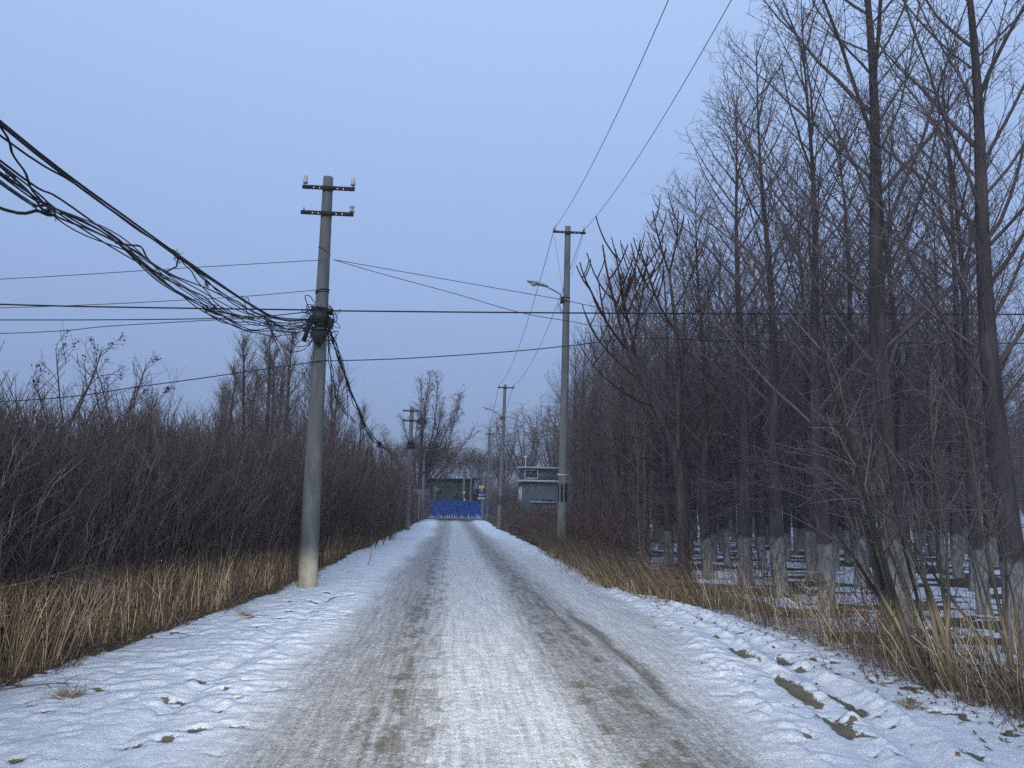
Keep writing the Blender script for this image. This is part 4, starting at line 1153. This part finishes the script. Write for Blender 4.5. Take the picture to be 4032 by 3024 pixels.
for k in range(26):      # stray loops round the tangle
    a = rng.uniform(0, 6.28); c0 = np.array([cx(4.8), 0, rng.uniform(4.55, 5.15)]); sgn = rng.choice([-1, 1], p=[.65, .35])
    p1 = c0 + (sgn * .14, rng.normal(0, .08), rng.normal(0, .1)); p2 = c0 + (sgn * rng.uniform(.2, .38), rng.normal(0, .10), rng.normal(-.12, .13)); p3 = c0 + (sgn * .13, rng.normal(0, .08), rng.normal(-.1, .2))
    S = smooth_path([p1, (p1 + p2) / 2 + (0, 0, .06), p2, (p2 + p3) / 2 - (0, 0, .08), p3], 4); t.tube(S, [rng.uniform(.004, .009)] * len(S), 4)
t.build('stray_wire', M['cable'], L1)
# near right pole
R1 = pole('concrete_lamp_pole', (3.43, 24.08, 0), 10.66, .155, .095, (.0080, 0), 'near right concrete lamp pole with three black bars painted at its foot', G)
crossarm(R1, 10.42, -.43, .66, -.13, .083, .10, [(-.37, 'tall'), (.60, 'tall')])
lamp(R1, 8.18, .065, .11, 1.20, .22)
t = TB()
for a in np.linspace(0, 2 * PI, 8)[:-1]:
    for zz in (0,):
        r = .149; c_, s_ = math.cos(a - 1.9), math.sin(a - 1.9); wv = .030
        P = [(.016 + r * math.cos(a - 1.9 + k * .155), r * math.sin(a - 1.9 + k * .155)) for k in (-1.5, -.5, .5, 1.5)]
        n = t.n; V = [(x, y, z) for z in (1.70, 2.24) for x, y in P] + [(x * .97, y * .97, z) for z in (1.70, 2.24) for x, y in P]
        t.raw(V, [(0, 1, 5, 4), (1, 2, 6, 5), (2, 3, 7, 6)])
t.build('painted_bars', M['black'], R1)
t = TB(); ring(t, (.02, 0, 2.52), .150, .018); t.box((-.13, -.05, 2.53), (.07, .05, .05)); t.build('pale_tie', M['white'], R1)
t = TB()
for k in range(5):
    S = smooth_path([(-.08, -.1, 8.2), (-.14 - .03 * k, -.1, 8.0 - .05 * k), (-.12 + .02 * k, -.1, 7.75), (-.10 - .03 * k, -.12, 7.6 + .1 * k)], 3); t.tube(S, [.004] * len(S), 3)
t.build('stray_wire', M['cable'], R1)
# farther poles
R2 = pole('concrete_lamp_pole', (3.30, 53.27, 0), 9.95, .165, .10, (.017, 0), 'second lamp pole of the right verge, standing in reddish brush', G)
crossarm(R2, 9.72, -.35, .82, -.14, .165, .11, [(-.28, 'tall'), (.74, 'tall')], .05)
lamp(R2, 7.62, .13, .12, 1.45, .30, .70, .50)
t = TB()
for a in np.linspace(0, 2 * PI, 8)[:-1]:
    P = [(.03 + .166 * math.cos(a + k * .14), .166 * math.sin(a + k * .14)) for k in (-1.5, -.5, .5, 1.5)]
    t.raw([(x, y, z) for z in (1.62, 2.22) for x, y in P], [(0, 1, 5, 4), (1, 2, 6, 5), (2, 3, 7, 6)])
t.build('painted_bars', M['black'], R2)
R3 = pole('concrete_lamp_pole', (3.86, 82.8, 0), 9.9, .175, .11, (-.003, 0), 'third lamp pole of the right verge beside the blue arrow sign', G)
crossarm(R3, 9.15, -.48, .52, -.15, -.03, .13, [(-.4, 'tall'), (.45, 'tall')], .05)
lamp(R3, 7.2, -.02, .13, 1.3, .18, .62, .30)
R4 = pole('concrete_lamp_pole', (6.70, 96, 0), 9.3, .17, .11, (.0, 0), 'thin far pole behind the second right lamp pole', G)
crossarm(R4, 9.1, -.6, .6, -.15, 0, .13, [(-.5, 'tall'), (.5, 'tall')], .05)
lamp(R4, 7.9, 0, .13, 1.6, .15, .6, .25)
L2 = pole('concrete_pole', (-2.56, 46.76, 0), 7.35, .175, .11, (-.004, 0), 'second left pole with two black crossarms in front of the leafy tree', GL)
crossarm(L2, 7.10, -.55, .42, -.13, -.03, .12, [(-.5, 'pin'), (.36, 'squat')], .045)
crossarm(L2, 6.50, -.53, .40, -.14, -.03, .125, [(-.5, 'pin'), (.34, 'squat')], .05)
t = TB(); t.box((0, -.15, 5.2), (.34, .14, .20)); t.box((.2, -.05, 5.0), (.14, .12, .34)); t.box((-.05, -.14, 4.9), (.30, .08, .12))
for k in range(10): ring(t, (-.02, 0, rng.uniform(4.8, 5.3)), .18, .018, rng.normal(0, .07))
t.build('splice_box', M['dark'], L2)
L3 = pole('concrete_pole', (-2.78, 77.0, 0), 6.95, .165, .11, (-.010, 0), 'third left pole leaning left beside the edge of the blue hoarding', GL)
crossarm(L3, 6.72, -.55, .45, -.13, -.06, .12, [(-.5, 'pin'), (.4, 'pin')], .05)
crossarm(L3, 6.15, -.55, .45, -.13, -.06, .12, [(-.5, 'pin'), (.4, 'pin')], .05)
t = TB(); t.box((-.03, -.14, 4.7), (.40, .12, .16)); t.box((.25, -.1, 4.75), (.14, .1, .2)); t.build('splice_box', M['dark'], L3)
B1 = pole('concrete_pole', (1.52, 98.4, 0), 6.9, .15, .10, (0, 0), 'far pole with several crossarms beyond the hoarding', 'poles beyond the hoarding')
for z, a in ((6.75, .72), (5.7, .32), (5.3, .32)): crossarm(B1, z, -a, a, -.14, 0, .12, [(-a * .85, 'pin'), (a * .85, 'pin')], .05)
t = TB(); t.box((.02, -.17, 3.1), (.30, .02, .36)); t.box((.12, -.17, 2.15), (.18, .02, .50)); t.build('notice_plate', M['signcream'], B1)
B2 = pole('concrete_pole', (2.38, 98.4, 0), 6.5, .15, .10, (0, 0), 'plain pale far pole right of the crossarm pole beyond the hoarding', 'poles beyond the hoarding')
t = TB(); t.box((0, -.12, 6.3), (.16, .1, .2)); t.build('pole_cap', M['galv'], B2)
B3 = pole('concrete_post', (-2.1, 98.6, 0), 3.9, .10, .08, (0, 0), 'short pale post behind the hoarding, left part', None, 'post')

# ------------------------------------------------------------------ wires
def sagline(a, b, sag, n=14):
    a, b = np.array(a, float), np.array(b, float)
    return np.array([a + (b - a) * k / n - np.array([0, 0, 4 * sag * (k / n) * (1 - k / n)]) for k in range(n + 1)])
def wire(name, pts, r, label, cat='wire', mat='wire', group=None, smooth=True):
    P = smooth_path(pts, 6) if smooth and len(pts) > 2 else np.asarray(pts, float)
    t = TB(); t.tube(P, [r] * len(P), 6, .5); o = t.build(name, M[mat], None, True)
    return tag(o, label, cat, group)
wire('overhead_wire', sagline((3.07, 24.1, 10.58), (3.0, -5, 10.5), 1.36, 24), .0075, 'left of the two wires rising from the near right pole over the camera', group='line wires over the right verge')
wire('overhead_wire', sagline((4.04, 24.1, 10.56), (3.95, -5, 10.5), 1.32, 24), .0075, 'right of the two wires rising from the near right pole over the camera', group='line wires over the right verge')
wire('overhead_wire', sagline((3.07, 24.1, 10.58), (3.02, 53.2, 9.90), 1.0, 20), .010, 'left wire sagging from the near right pole to the second right pole', group='line wires over the right verge')
wire('overhead_wire', sagline((4.04, 24.1, 10.56), (4.04, 53.2, 9.90), 1.0, 20), .010, 'right wire sagging from the near right pole to the second right pole', group='line wires over the right verge')
wire('overhead_wire', sagline((3.02, 53.2, 9.90), (3.45, 82.7, 9.3), .7, 16), .013, 'left wire from the second right pole on to the third', group='line wires over the right verge')
wire('overhead_wire', sagline((4.04, 53.2, 9.90), (4.35, 82.7, 9.3), .7, 16), .013, 'right wire from the second right pole on to the third', group='line wires over the right verge')
wire('lamp_lead', sagline((3.06, 24.0, 10.3), (3.37, 23.95, 8.35), .0, 4), .005, 'thin lead dropping from the left insulator to the near street lamp')
wire('lamp_lead', sagline((4.03, 24.0, 10.45), (3.62, 23.95, 8.9), .0, 4), .005, 'thin lead slanting from the right insulator down the near right pole')
Y0 = 14.18
def cross(name, xz, r, label, **k): return wire(name, [(x, Y0, z) for x, z in xz], r, label, group='lines crossing the road at the near left pole', **k)
cross('crossing_wire', [(-16, 4.6), (-8.35, 5.36), (-5.23, 5.71), (-2.60, 6.00)], .0065, 'highest thin wire running left from the near left pole')
cross('crossing_wire', [(-16, 4.35), (-8.29, 4.83), (-4.45, 5.18), (-2.60, 5.42)], .0065, 'thin wire running left from the band under the looped wire')
cross('crossing_cable', [(-16, 4.85), (-8.3, 4.90), (-5.62, 4.95), (-2.67, 5.03), (-2.34, 5.03), (1.93, 5.17), (6.97, 5.36), (14, 5.64)], .0145, 'thick black cable running level across the whole picture', cat='cable', mat='cable')
cross('crossing_cable', [(-16, 4.35), (-8.26, 4.61), (-4.23, 4.81), (-2.75, 4.99)], .010, 'second level cable left of the pole, under the thick one', cat='cable', mat='cable')
cross('crossing_wire', [(-16, 3.9), (-8.23, 4.36), (-6.26, 4.58), (-4.41, 4.77), (-3.2, 4.86)], .0075, 'thin wire climbing from the left to join the cable bundle')
cross('crossing_wire', [(-2.38, 6.02), (-1.49, 5.90), (.94, 5.57), (1.98, 5.43), (2.92, 5.28), (5, 5.1), (9, 5.2)], .0065, 'upper of two thin wires forking right from the near left pole')
cross('crossing_wire', [(-2.38, 6.02), (-1.48, 5.79), (-.03, 5.45), (1.15, 5.15), (2.08, 5.02), (2.92, 4.93), (5.42, 4.94), (10, 5.1)], .0065, 'lower of two thin wires forking right from the near left pole')
cross('crossing_wire', [(-16, 2.6), (-8.08, 3.13), (-5.48, 3.52), (-2.61, 4.05), (-2.33, 4.08), (-.93, 4.18), (.97, 4.38), (2.08, 4.53), (3.56, 4.74), (5.93, 4.76), (13, 5.0)], .0095, 'lowest black wire crossing behind the near left pole and over the road', cat='wire', mat='cable')

def strand(t, pts, r, wob=.0, off=(0, 0, 0), k=6, sides=5):
    P = smooth_path(np.array(pts) + np.array(off), k)
    if wob:
        ph = rng.uniform(0, 6, 4)
        s_ = np.linspace(0, 1, len(P)); env = np.minimum(1, np.minimum(s_, 1 - s_) * 8)
        P = P + (np.stack([.6 * np.sin(s_ * 23 + ph[0]), .3 * np.sin(s_ * 19 + ph[1]), np.sin(s_ * 17 + ph[2]) + .5 * np.sin(s_ * 37 + ph[3])], 1) * (wob * env)[:, None])
    t.tube(P, [r] * len(P), sides); return P
END = (-2.60, 14.1, 4.84)
upA = [(-2.60, -12, 4.9), (-2.62, -4, 3.85), (-2.62, 1, 3.62), (-2.62, 4.29, 3.59), (-2.62, 6.2, 3.69), (-2.62, 8.02, 3.82), (-2.62, 9.88, 3.98), (-2.62, 11.31, 4.18), END]
lowD = [(-2.60, -12, 4.6), (-2.62, -4, 3.5), (-2.62, 1, 3.28), (-2.62, 4.36, 3.28), (-2.62, 4.92, 3.31), (-2.62, 5.84, 3.41), (-2.62, 6.82, 3.43), (-2.62, 7.94, 3.50), (-2.62, 8.37, 3.54), (-2.62, 9.36, 3.68), (-2.62, 10.58, 3.93), (-2.62, 11.86, 4.16), (-2.62, 13.2, 4.5), END]
midC = [(-2.60, -12, 4.8), (-2.62, -4, 3.7), (-2.62, 1, 3.42), (-2.62, 4.34, 3.39), (-2.62, 5.03, 3.41), (-2.62, 6.06, 3.46), (-2.62, 6.81, 3.52), (-2.62, 7.9, 3.66), (-2.62, 9.9, 3.9), (-2.62, 12, 4.3), END]
upB = [(-2.60, -12, 4.85), (-2.62, -4, 3.75), (-2.62, 1, 3.50), (-2.62, 4.31, 3.51), (-2.62, 5.19, 3.61), (-2.62, 6.31, 3.66), (-2.62, 7.06, 3.76)]
root = empty('cable_bundle', (-2.6, 14.2, 4.8), 0, 'upper straight bundle of black cables slanting down from the top left to the near pole', 'cables', 'slack cable bundles left of the road')
inv = np.array([2.6, -14.2, -4.8])
def part(root, name, fn, mat='cable'):
    t = TB(); fn(t); return t.build(name, M[mat], root, True)
part(root, 'strand', lambda t: strand(t, upA, .009, 0, inv))
part(root, 'strand', lambda t: strand(t, upA, .008, .004, inv + (.012, 0, -.026)))
part(root, 'strand', lambda t: strand(t, upA, .006, .006, inv + (-.015, 0, -.012)), 'cable_grey')
part(root, 'strand', lambda t: strand(t, upB, .007, .006, inv))
part(root, 'strand', lambda t: strand(t, [(-2.62, 7.0, 3.75), (-2.62, 8.6, 3.78), (-2.60, 9.5, 3.86), (-2.62, 11.2, 4.08), (-2.6, 12.9, 4.45), END], .008, .012, inv))
root = empty('cable_bundle', (-2.6, 14.2, 4.8), 0, 'lower sagging twisted bundle of black cables left of the near pole', 'cables', 'slack cable bundles left of the road')
for k in range(7):
    part(root, 'strand', lambda t: strand(t, lowD, rng.uniform(.0045, .008), rng.uniform(.015, .060), inv + rng.normal(0, .014, 3)), 'cable' if k % 3 else 'cable_grey')
part(root, 'strand', lambda t: strand(t, midC, .007, .012, inv)); part(root, 'strand', lambda t: strand(t, midC, .006, .025, inv + (0, 0, -.03)), 'cable_grey')
for off in (-.10, -.16, -.05):
    q = [(x, y, z + off * math.sin(min(1, max(0, (y - 7.2) / 7)) * PI)) for x, y, z in lowD if y > 7.5]
    part(root, 'strand', lambda t: strand(t, q, .007, .02, inv))
root = empty('cable_bundle', (-2.6, 14.2, 4.8), 0, 'loose crossing cables hanging between upper and lower bundle left of the near pole', 'cables', 'slack cable bundles left of the road')
for q, r in [([(-2.62, 2.6, 3.61), (-2.62, 3.5, 3.62), (-2.62, 4.3, 3.55), (-2.62, 4.47, 3.46), (-2.62, 4.66, 3.37), (-2.62, 4.85, 3.31)], .008),
             ([(-2.60, -12, 4.5), (-2.70, -5, 3.35), (-2.75, 0, 2.92), (-2.75, 2.4, 2.98), (-2.7, 4.39, 3.14), (-2.64, 4.83, 3.26), (-2.62, 4.98, 3.30)], .010),
             ([(-2.62, 5.86, 3.42), (-2.62, 6.25, 3.53), (-2.62, 6.5, 3.50), (-2.62, 6.85, 3.50), (-2.62, 7.1, 3.63), (-2.62, 7.15, 3.72)], .008),
             ([(-2.62, 7.15, 3.74), (-2.62, 7.7, 3.68), (-2.62, 8.3, 3.62), (-2.62, 9.0, 3.62)], .007),
             ([(-2.62, 7.2, 3.75), (-2.60, 8.2, 3.74), (-2.62, 9.2, 3.78), (-2.62, 10.1, 3.90), (-2.62, 11.6, 4.10)], .007),
             ([(-2.62, 6.0, 3.42), (-2.62, 7.0, 3.42), (-2.62, 8.2, 3.44), (-2.62, 9.6, 3.60), (-2.62, 11, 3.92), (-2.6, 12.6, 4.25), (-2.6, 13.9, 4.65)], .007),
             ([(-2.62, 9.3, 3.96), (-2.62, 9.7, 3.80), (-2.62, 9.9, 3.86), (-2.62, 9.6, 4.0), (-2.62, 9.4, 3.93)], .005),
             ([(-2.62, 10.3, 3.98), (-2.6, 11.4, 3.80), (-2.6, 12.6, 3.92), (-2.6, 13.7, 4.3), (-2.6, 14.0, 4.6)], .008),
             ([(-2.62, 10.6, 3.96), (-2.6, 11.8, 3.62), (-2.6, 13.0, 3.64), (-2.6, 13.9, 3.95), (-2.6, 14.15, 4.35)], .006),
             ([(-2.62, 11.2, 4.05), (-2.6, 12.4, 4.0), (-2.6, 13.4, 4.2), (-2.6, 14.0, 4.5)], .007),
             ([(-2.62, 12.0, 4.3), (-2.75, 13.0, 4.15), (-2.8, 13.8, 4.35), (-2.65, 14.1, 4.7)], .006)]:
    part(root, 'strand', lambda t: strand(t, q, r, .008, inv, 6, 4))
t = TB()
for y_, z_, s_ in [(7.12, 3.74, .06), (4.9, 3.30, .045), (6.8, 3.43, .03), (8.3, 3.53, .035), (10.7, 3.95, .05), (8.0, 3.72, .03), (4.45, 3.33, .03)]:
    for k in range(7):
        a = rng.uniform(0, 6.28, 6); c0 = np.array([-2.62, y_, z_]) + inv
        P = [c0 + np.array([.5 * math.cos(a[0] + j), 1.6 * math.cos(a[1] + j * 1.3), math.sin(a[2] + j * 1.1)]) * s_ * rng.uniform(.4, 1.1) for j in range(5)]
        t.tube(smooth_path(P, 4), [.0028] * 17, 3)
t.build('binding_wire', M['cable_grey'], root)
# torn bundle drooping toward the second left pole
dp = [(-2.42, 14.3, 4.85), (-2.40, 14.78, 4.72), (-2.4, 16.18, 4.35), (-2.4, 17.98, 4.06), (-2.4, 19.94, 3.74), (-2.4, 22.62, 3.44), (-2.4, 26.87, 3.44), (-2.42, 31.0, 3.50), (-2.45, 36, 3.9), (-2.5, 46.6, 5.1)]
root = empty('drooping_cable_bundle', (-2.4, 14.4, 4.8), 0, 'torn black cable bundle drooping from the near left pole toward the second one', 'cables')
inv2 = np.array([2.4, -14.4, -4.8])
for k in range(6):
    part(root, 'strand', lambda t: strand(t, dp[:8] if k else dp, rng.uniform(.009, .015), rng.uniform(.02, .07), inv2 + rng.normal(0, .022, 3), 6, 4))
for k in range(4):
    y1 = rng.uniform(17, 21)
    q = [(-2.42, 14.3, 4.7), (-2.45, 15.2, 4.2 - .08 * k), (-2.5, 16.6, 3.75 - .05 * k), (-2.5, y1, 3.5)]
    part(root, 'strand', lambda t: strand(t, q, .008, .03, inv2, 6, 4))
for y_, z_, L in [(17.2, 4.0, .8), (21.6, 3.45, 1.5), (22.2, 3.4, .6), (25.0, 3.4, 1.0), (25.6, 3.4, .7), (29, 3.45, .9), (30.2, 3.5, .8), (20.6, 3.5, .5), (33, 3.6, 1.0)]:
    S = path((-2.4, y_, z_), (rng.normal(.1, .1), rng.normal(.2, .2), -1), L, 7, -.2, .10)
    part(root, 'dangling_end', lambda t: t.tube(S + inv2, [.009] * 8, 4))
t = TB(); 
for y_, z_ in [(25.4, 3.42)]:
    P = [np.array([-2.4, y_, z_]) + inv2 + np.array([.04 * math.cos(a), .35 * math.cos(a * 2.3), .07 * math.sin(a * 1.7)]) for a in np.linspace(0, 30, 40)]
    t.tube(np.array(P), [.012] * 40, 4)
t.build('coil', M['dark'], root)
# far lines over the junction
wire('far_wire', sagline((-14, 92, 7.0), (3.8, 82.8, 9.0), .2, 10), .011, 'upper far wire crossing the sky gap at the third right pole', group='far wires over the junction')
wire('far_wire', sagline((-14, 92, 6.6), (3.8, 82.8, 8.75), .25, 10), .011, 'lower far wire crossing the sky gap at the third right pole', group='far wires over the junction')
wire('far_wire', sagline((3.9, 82.8, 9.0), (24, 90, 8.9), .25, 10), .011, 'far wire going right from the third right pole into the willows', group='far wires over the junction')

# ------------------------------------------------------------------ hoarding, signs, buildings
def hoarding(x0, x1, y, rz=0, label=''):
    root = empty('blue_hoarding', (x0, y, 0.05), rz, label, 'fence')
    L = x1 - x0; n = int(L / .9); w_ = L / n
    for k in range(n):
        t = TB(); xs_ = np.linspace(k * w_, (k + 1) * w_ - .012, 37); prof = []
        ht = 2.06 + rng.normal(0, .008)
        ya = [.018 * (1 if (i % 4) in (1, 2) else -1) for i in range(37)]
        V = [(a, yv, .02) for a, yv in zip(xs_, ya)] + [(a, yv, ht) for a, yv in zip(xs_, ya)]
        t.raw(V, [(i, i + 1, 38 + i, 37 + i) for i in range(36)])
        t.build('sheet', M['bluesheet'], root)
    for k in range(0, n + 1, 3):
        t = TB(); t.box((k * w_, .06, 1.0), (.05, .05, 2.0)); t.build('post', M['galv'], root)
    return root
hoarding(-9, 3.55, 93, 0, 'long blue corrugated hoarding across the end of the road, flaked white at its foot')
hoarding(4.0, 6.7, 93.4, .15, 'short blue hoarding piece right of the third right lamp pole')
def text(body, size, mat, parent, name, loc, rot=(R(90), 0, 0), ext=.004):
    c = bpy.data.curves.new(name, 'FONT'); c.body = body; c.size = size; c.extrude = ext; c.align_x = 'CENTER'; c.align_y = 'CENTER'
    c.materials.append(mat); f_ = bpy.data.objects.new(name, c); C.objects.link(f_)
    me = bpy.data.meshes.new_from_object(f_); bpy.data.objects.remove(f_)
    o = bpy.data.objects.new(name, me); C.objects.link(o); o.parent = parent; o.location = loc; o.rotation_euler = rot
    return o
root = empty('road_sign', (3.22, 81.6, 0), 0, 'signpost with inverted yellow triangle above a blue arrow plate and a cream plate', 'sign')
t = TB(); rod(t, (0, 0, -.2), (-.03, 0, 3.5), .04, 10); t.build('post', M['galv'], root, True)
t = TB(); t.prism([(-.48, 3.62), (.22, 3.62), (-.13, 3.02)], -.07, -.045); tri = t.build('triangle_plate', M['signyellow'], root)
text('\u8ba9', .34, M['black'], tri, 'sign_glyph', (-.13, -.075, 3.42))
t = TB(); t.box((-.10, -.06, 2.66), (.80, .02, .42)); bl = t.build('blue_plate', M['signblue'], root)
t = TB(); t.prism([(-.40, 2.66), (-.26, 2.78), (-.26, 2.71), (.20, 2.71), (.20, 2.61), (-.26, 2.61), (-.26, 2.54)], -.085, -.075); t.build('arrow', M['white'], bl)
t = TB(); t.box((-.10, -.06, 2.31), (.80, .02, .24)); cp = t.build('cream_plate', M['signcream'], root)
t = TB()
for k, (a, b_) in enumerate([(-.40, .08), (-.30, .05), (-.22, .10), (-.08, .05), (.0, .10), (.13, .06)]):
    t.box((a + b_ / 2, -.075, 2.31 + .012 * (k % 3)), (b_ * .7, .006, .07 + .02 * (k % 2)))
t.build('lettering', M['dark'], cp)
root = empty('concrete_stub', (3.42, 82.6, 0), 0, 'thick short concrete stub beside the foot of the signpost', 'post')
t = TB(); t.box((0, 0, 1.05), (.22, .2, 2.1)); t.box((0, 0, 2.12), (.17, .16, .05)); t.build('stub', M['concrete'], root)
root = empty('concrete_footing', (3.90, 82.55, 0), 0, 'pale concrete block at the foot of the third right lamp pole', 'block')
t = TB(); t.box((0, 0, .36), (.36, .12, .72)); t.box((0, 0, .74), (.32, .1, .03)); t.build('block', M['concrete'], root)
root = empty('board_sign', (-2.72, 60.2, 0), 0, 'blue board sign with red panel and white marks behind the second left pole', 'sign')
for s_ in (-.25, .25):
    t = TB(); rod(t, (s_, .03, -.2), (s_, .03, 2.6), .025, 8); t.build('post', M['galv'], root)
t = TB(); t.box((0, 0, 2.30), (.72, .02, .64)); bd = t.build('board', M['white'], root)
t = TB(); t.box((0, -.016, 2.30), (.66, .008, .57)); bb = t.build('board_face', M['signblue'], bd)
t = TB(); t.box((-.14, -.026, 2.33), (.26, .006, .36)); t.build('red_panel', M['signred'], bd)
t = TB()
for cx_, z_, ww, hh_ in [(.08, 2.36, .02, .28), (.14, 2.36, .02, .28), (.11, 2.49, .06, .02), (.11, 2.36, .06, .02), (.11, 2.23, .06, .02), (.21, 2.36, .02, .28), (.27, 2.36, .02, .28), (.24, 2.47, .06, .02), (.24, 2.36, .06, .02), (.24, 2.24, .06, .02), (.22, 2.10, .08, .06)]:
    t.box((cx_, -.026, z_), (ww, .006, hh_))
t.build('lettering', M['white'], bd)

# grey watchtower
root = empty('watchtower', (6.35, 70, 0), 0, 'grey two-storey watch post with white eaves behind brush on the right', 'building')
t = TB(); t.box((2.6, 2.3, 1.9), (5.2, 4.6, 3.8)); wl_ = t.build('lower_wall', M['tower'], root)
t = TB(); t.box((2.55, 2.25, 3.86), (5.7, 5.2, .14)); t.box((2.0, 1.9, 3.95), (4.2, 3.9, .04)); t.build('eave', M['eave'], root)
t = TB(); t.box((1.7, 2.0, 4.50), (3.4, 3.0, 1.06)); t.build('upper_wall', M['tower'], root)
t = TB(); t.box((1.7, 1.9, 5.09), (4.0, 3.7, .12)); t.build('roof', M['eave'], root)
def window(x0, x1, z0, z1, y, fw=.07):
    t = TB()
    t.box(((x0 + x1) / 2, y, z1 - fw / 2), (x1 - x0, .06, fw)); t.box(((x0 + x1) / 2, y, z0 + fw / 2), (x1 - x0, .06, fw))
    for xx in (x0 + fw / 2, x1 - fw / 2): t.box((xx, y, (z0 + z1) / 2), (fw, .06, z1 - z0 - 2 * fw))
    f = t.build('window', M['white'], root)
    t = TB(); t.box(((x0 + x1) / 2, y + .01, (z0 + z1) / 2), (x1 - x0 - 2 * fw, .03, z1 - z0 - 2 * fw)); t.build('pane', M['glass'], f)
window(.22, 1.45, 4.10, 4.90, .47)
t = TB(); t.box((2.25, .0, 2.14), (.95, .05, .17)); t.build('slot', M['black'], root)
t = TB(); t.box((1.9, -.12, 2.0), (2.3, .26, .09)); t.build('sill', M['eave'], root)
for yy in (.35, 1.3, 2.6):
    t = TB(); t.box((-.03, yy, 2.65), (.05, .12, 1.3)); t.box((-.03, yy + .62, 2.65), (.05, .12, 1.3)); t.box((-.03, yy + .31, 3.34), (.05, .74, .08)); f = t.build('side_window', M['white'], root)
    t = TB(); t.box((-.018, yy + .31, 2.65), (.03, .5, 1.3)); t.build('pane', M['glass'], f)
t = TB(); rod(t, (.30, .6, 5.1), (.30, .6, 5.95), .035); t.build('mast', M['white'], root)
t = TB(); t.lathe([(.02, -.14), (.12, -.09), (.15, 0), (.12, .09), (.02, .14)], 12, (.30, .6, 6.05)); t.build('ball_lamp', M['lens'], root, True)
# low dark shed beyond the hoarding
root = empty('shed', (-3.2, 100, 0), 0, 'long low dark shed with flat thin roof behind the blue hoarding', 'shed')
t = TB(); t.box((3.0, 2, 2.4), (6.0, 4, 4.8)); t.build('wall', M['shed'], root)
t = TB(); t.box((3.0, 1.9, 4.86), (7.4, 4.8, .12), (0, R(-1.6), 0)); t.build('roof', M['shedroof'], root)
for k in (.5, 2.2, 3.9, 5.6):
    t = TB(); t.box((k, -.08, 2.4), (.16, .16, 4.8)); t.build('post', M['wood'], root)
t = TB(); t.box((1.4, -.03, 3.4), (1.0, .05, .8)); t.build('window', M['glass'], root)
# pale trunks standing behind the hoarding
g = np.random.default_rng(3)
for i, (x, y, h, lab) in enumerate([(-2.95 + .0, 97, 4.2, 'thin pale-trunked bare tree behind the left of the hoarding'), (5.0, 97, 5.5, 'thin bare tree behind the short hoarding piece'), (5.9, 95.5, 4.8, 'thin pale tree by the second right lamp pole, beyond the junction')]):
    root = empty('young_tree', (x, y, 0), 0, lab, 'tree')
    tr, cr, tips = branching(500 + i, h, .07, (.55, 3, 30, .6, 2, .4)); tr.build('trunk', M['trunk'], root, True); cr.build('branches', M['paletwig'], root)
print('objects', len(bpy.data.objects))
for o in list(C.objects):
    if o.parent is None and not o.get('label') and not o.get('kind') and o.type not in ('CAMERA', 'LIGHT'): print('UNLABELLED', o.name)

# ------------------------------------------------------------------ evening haze
t = TB(); t.box((0, 150, 8), (530, 550, 19))
hz = t.mesh('haze', None)
m = bpy.data.materials.new('haze'); m.use_nodes = True; nt = m.node_tree; nt.nodes.clear()
o_ = N(nt, 'ShaderNodeOutputMaterial'); v_ = N(nt, 'ShaderNodeVolumePrincipled')
v_.inputs['Color'].default_value = (0.92, 0.95, 1.0, 1); v_.inputs['Density'].default_value = 0.0010; v_.inputs['Anisotropy'].default_value = 0.0
nt.links.new(v_.outputs[0], o_.inputs['Volume']); hz.materials.append(m)
tag(link('haze', hz), 'thin bluish evening haze over the road and woods', 'haze', kind='stuff')
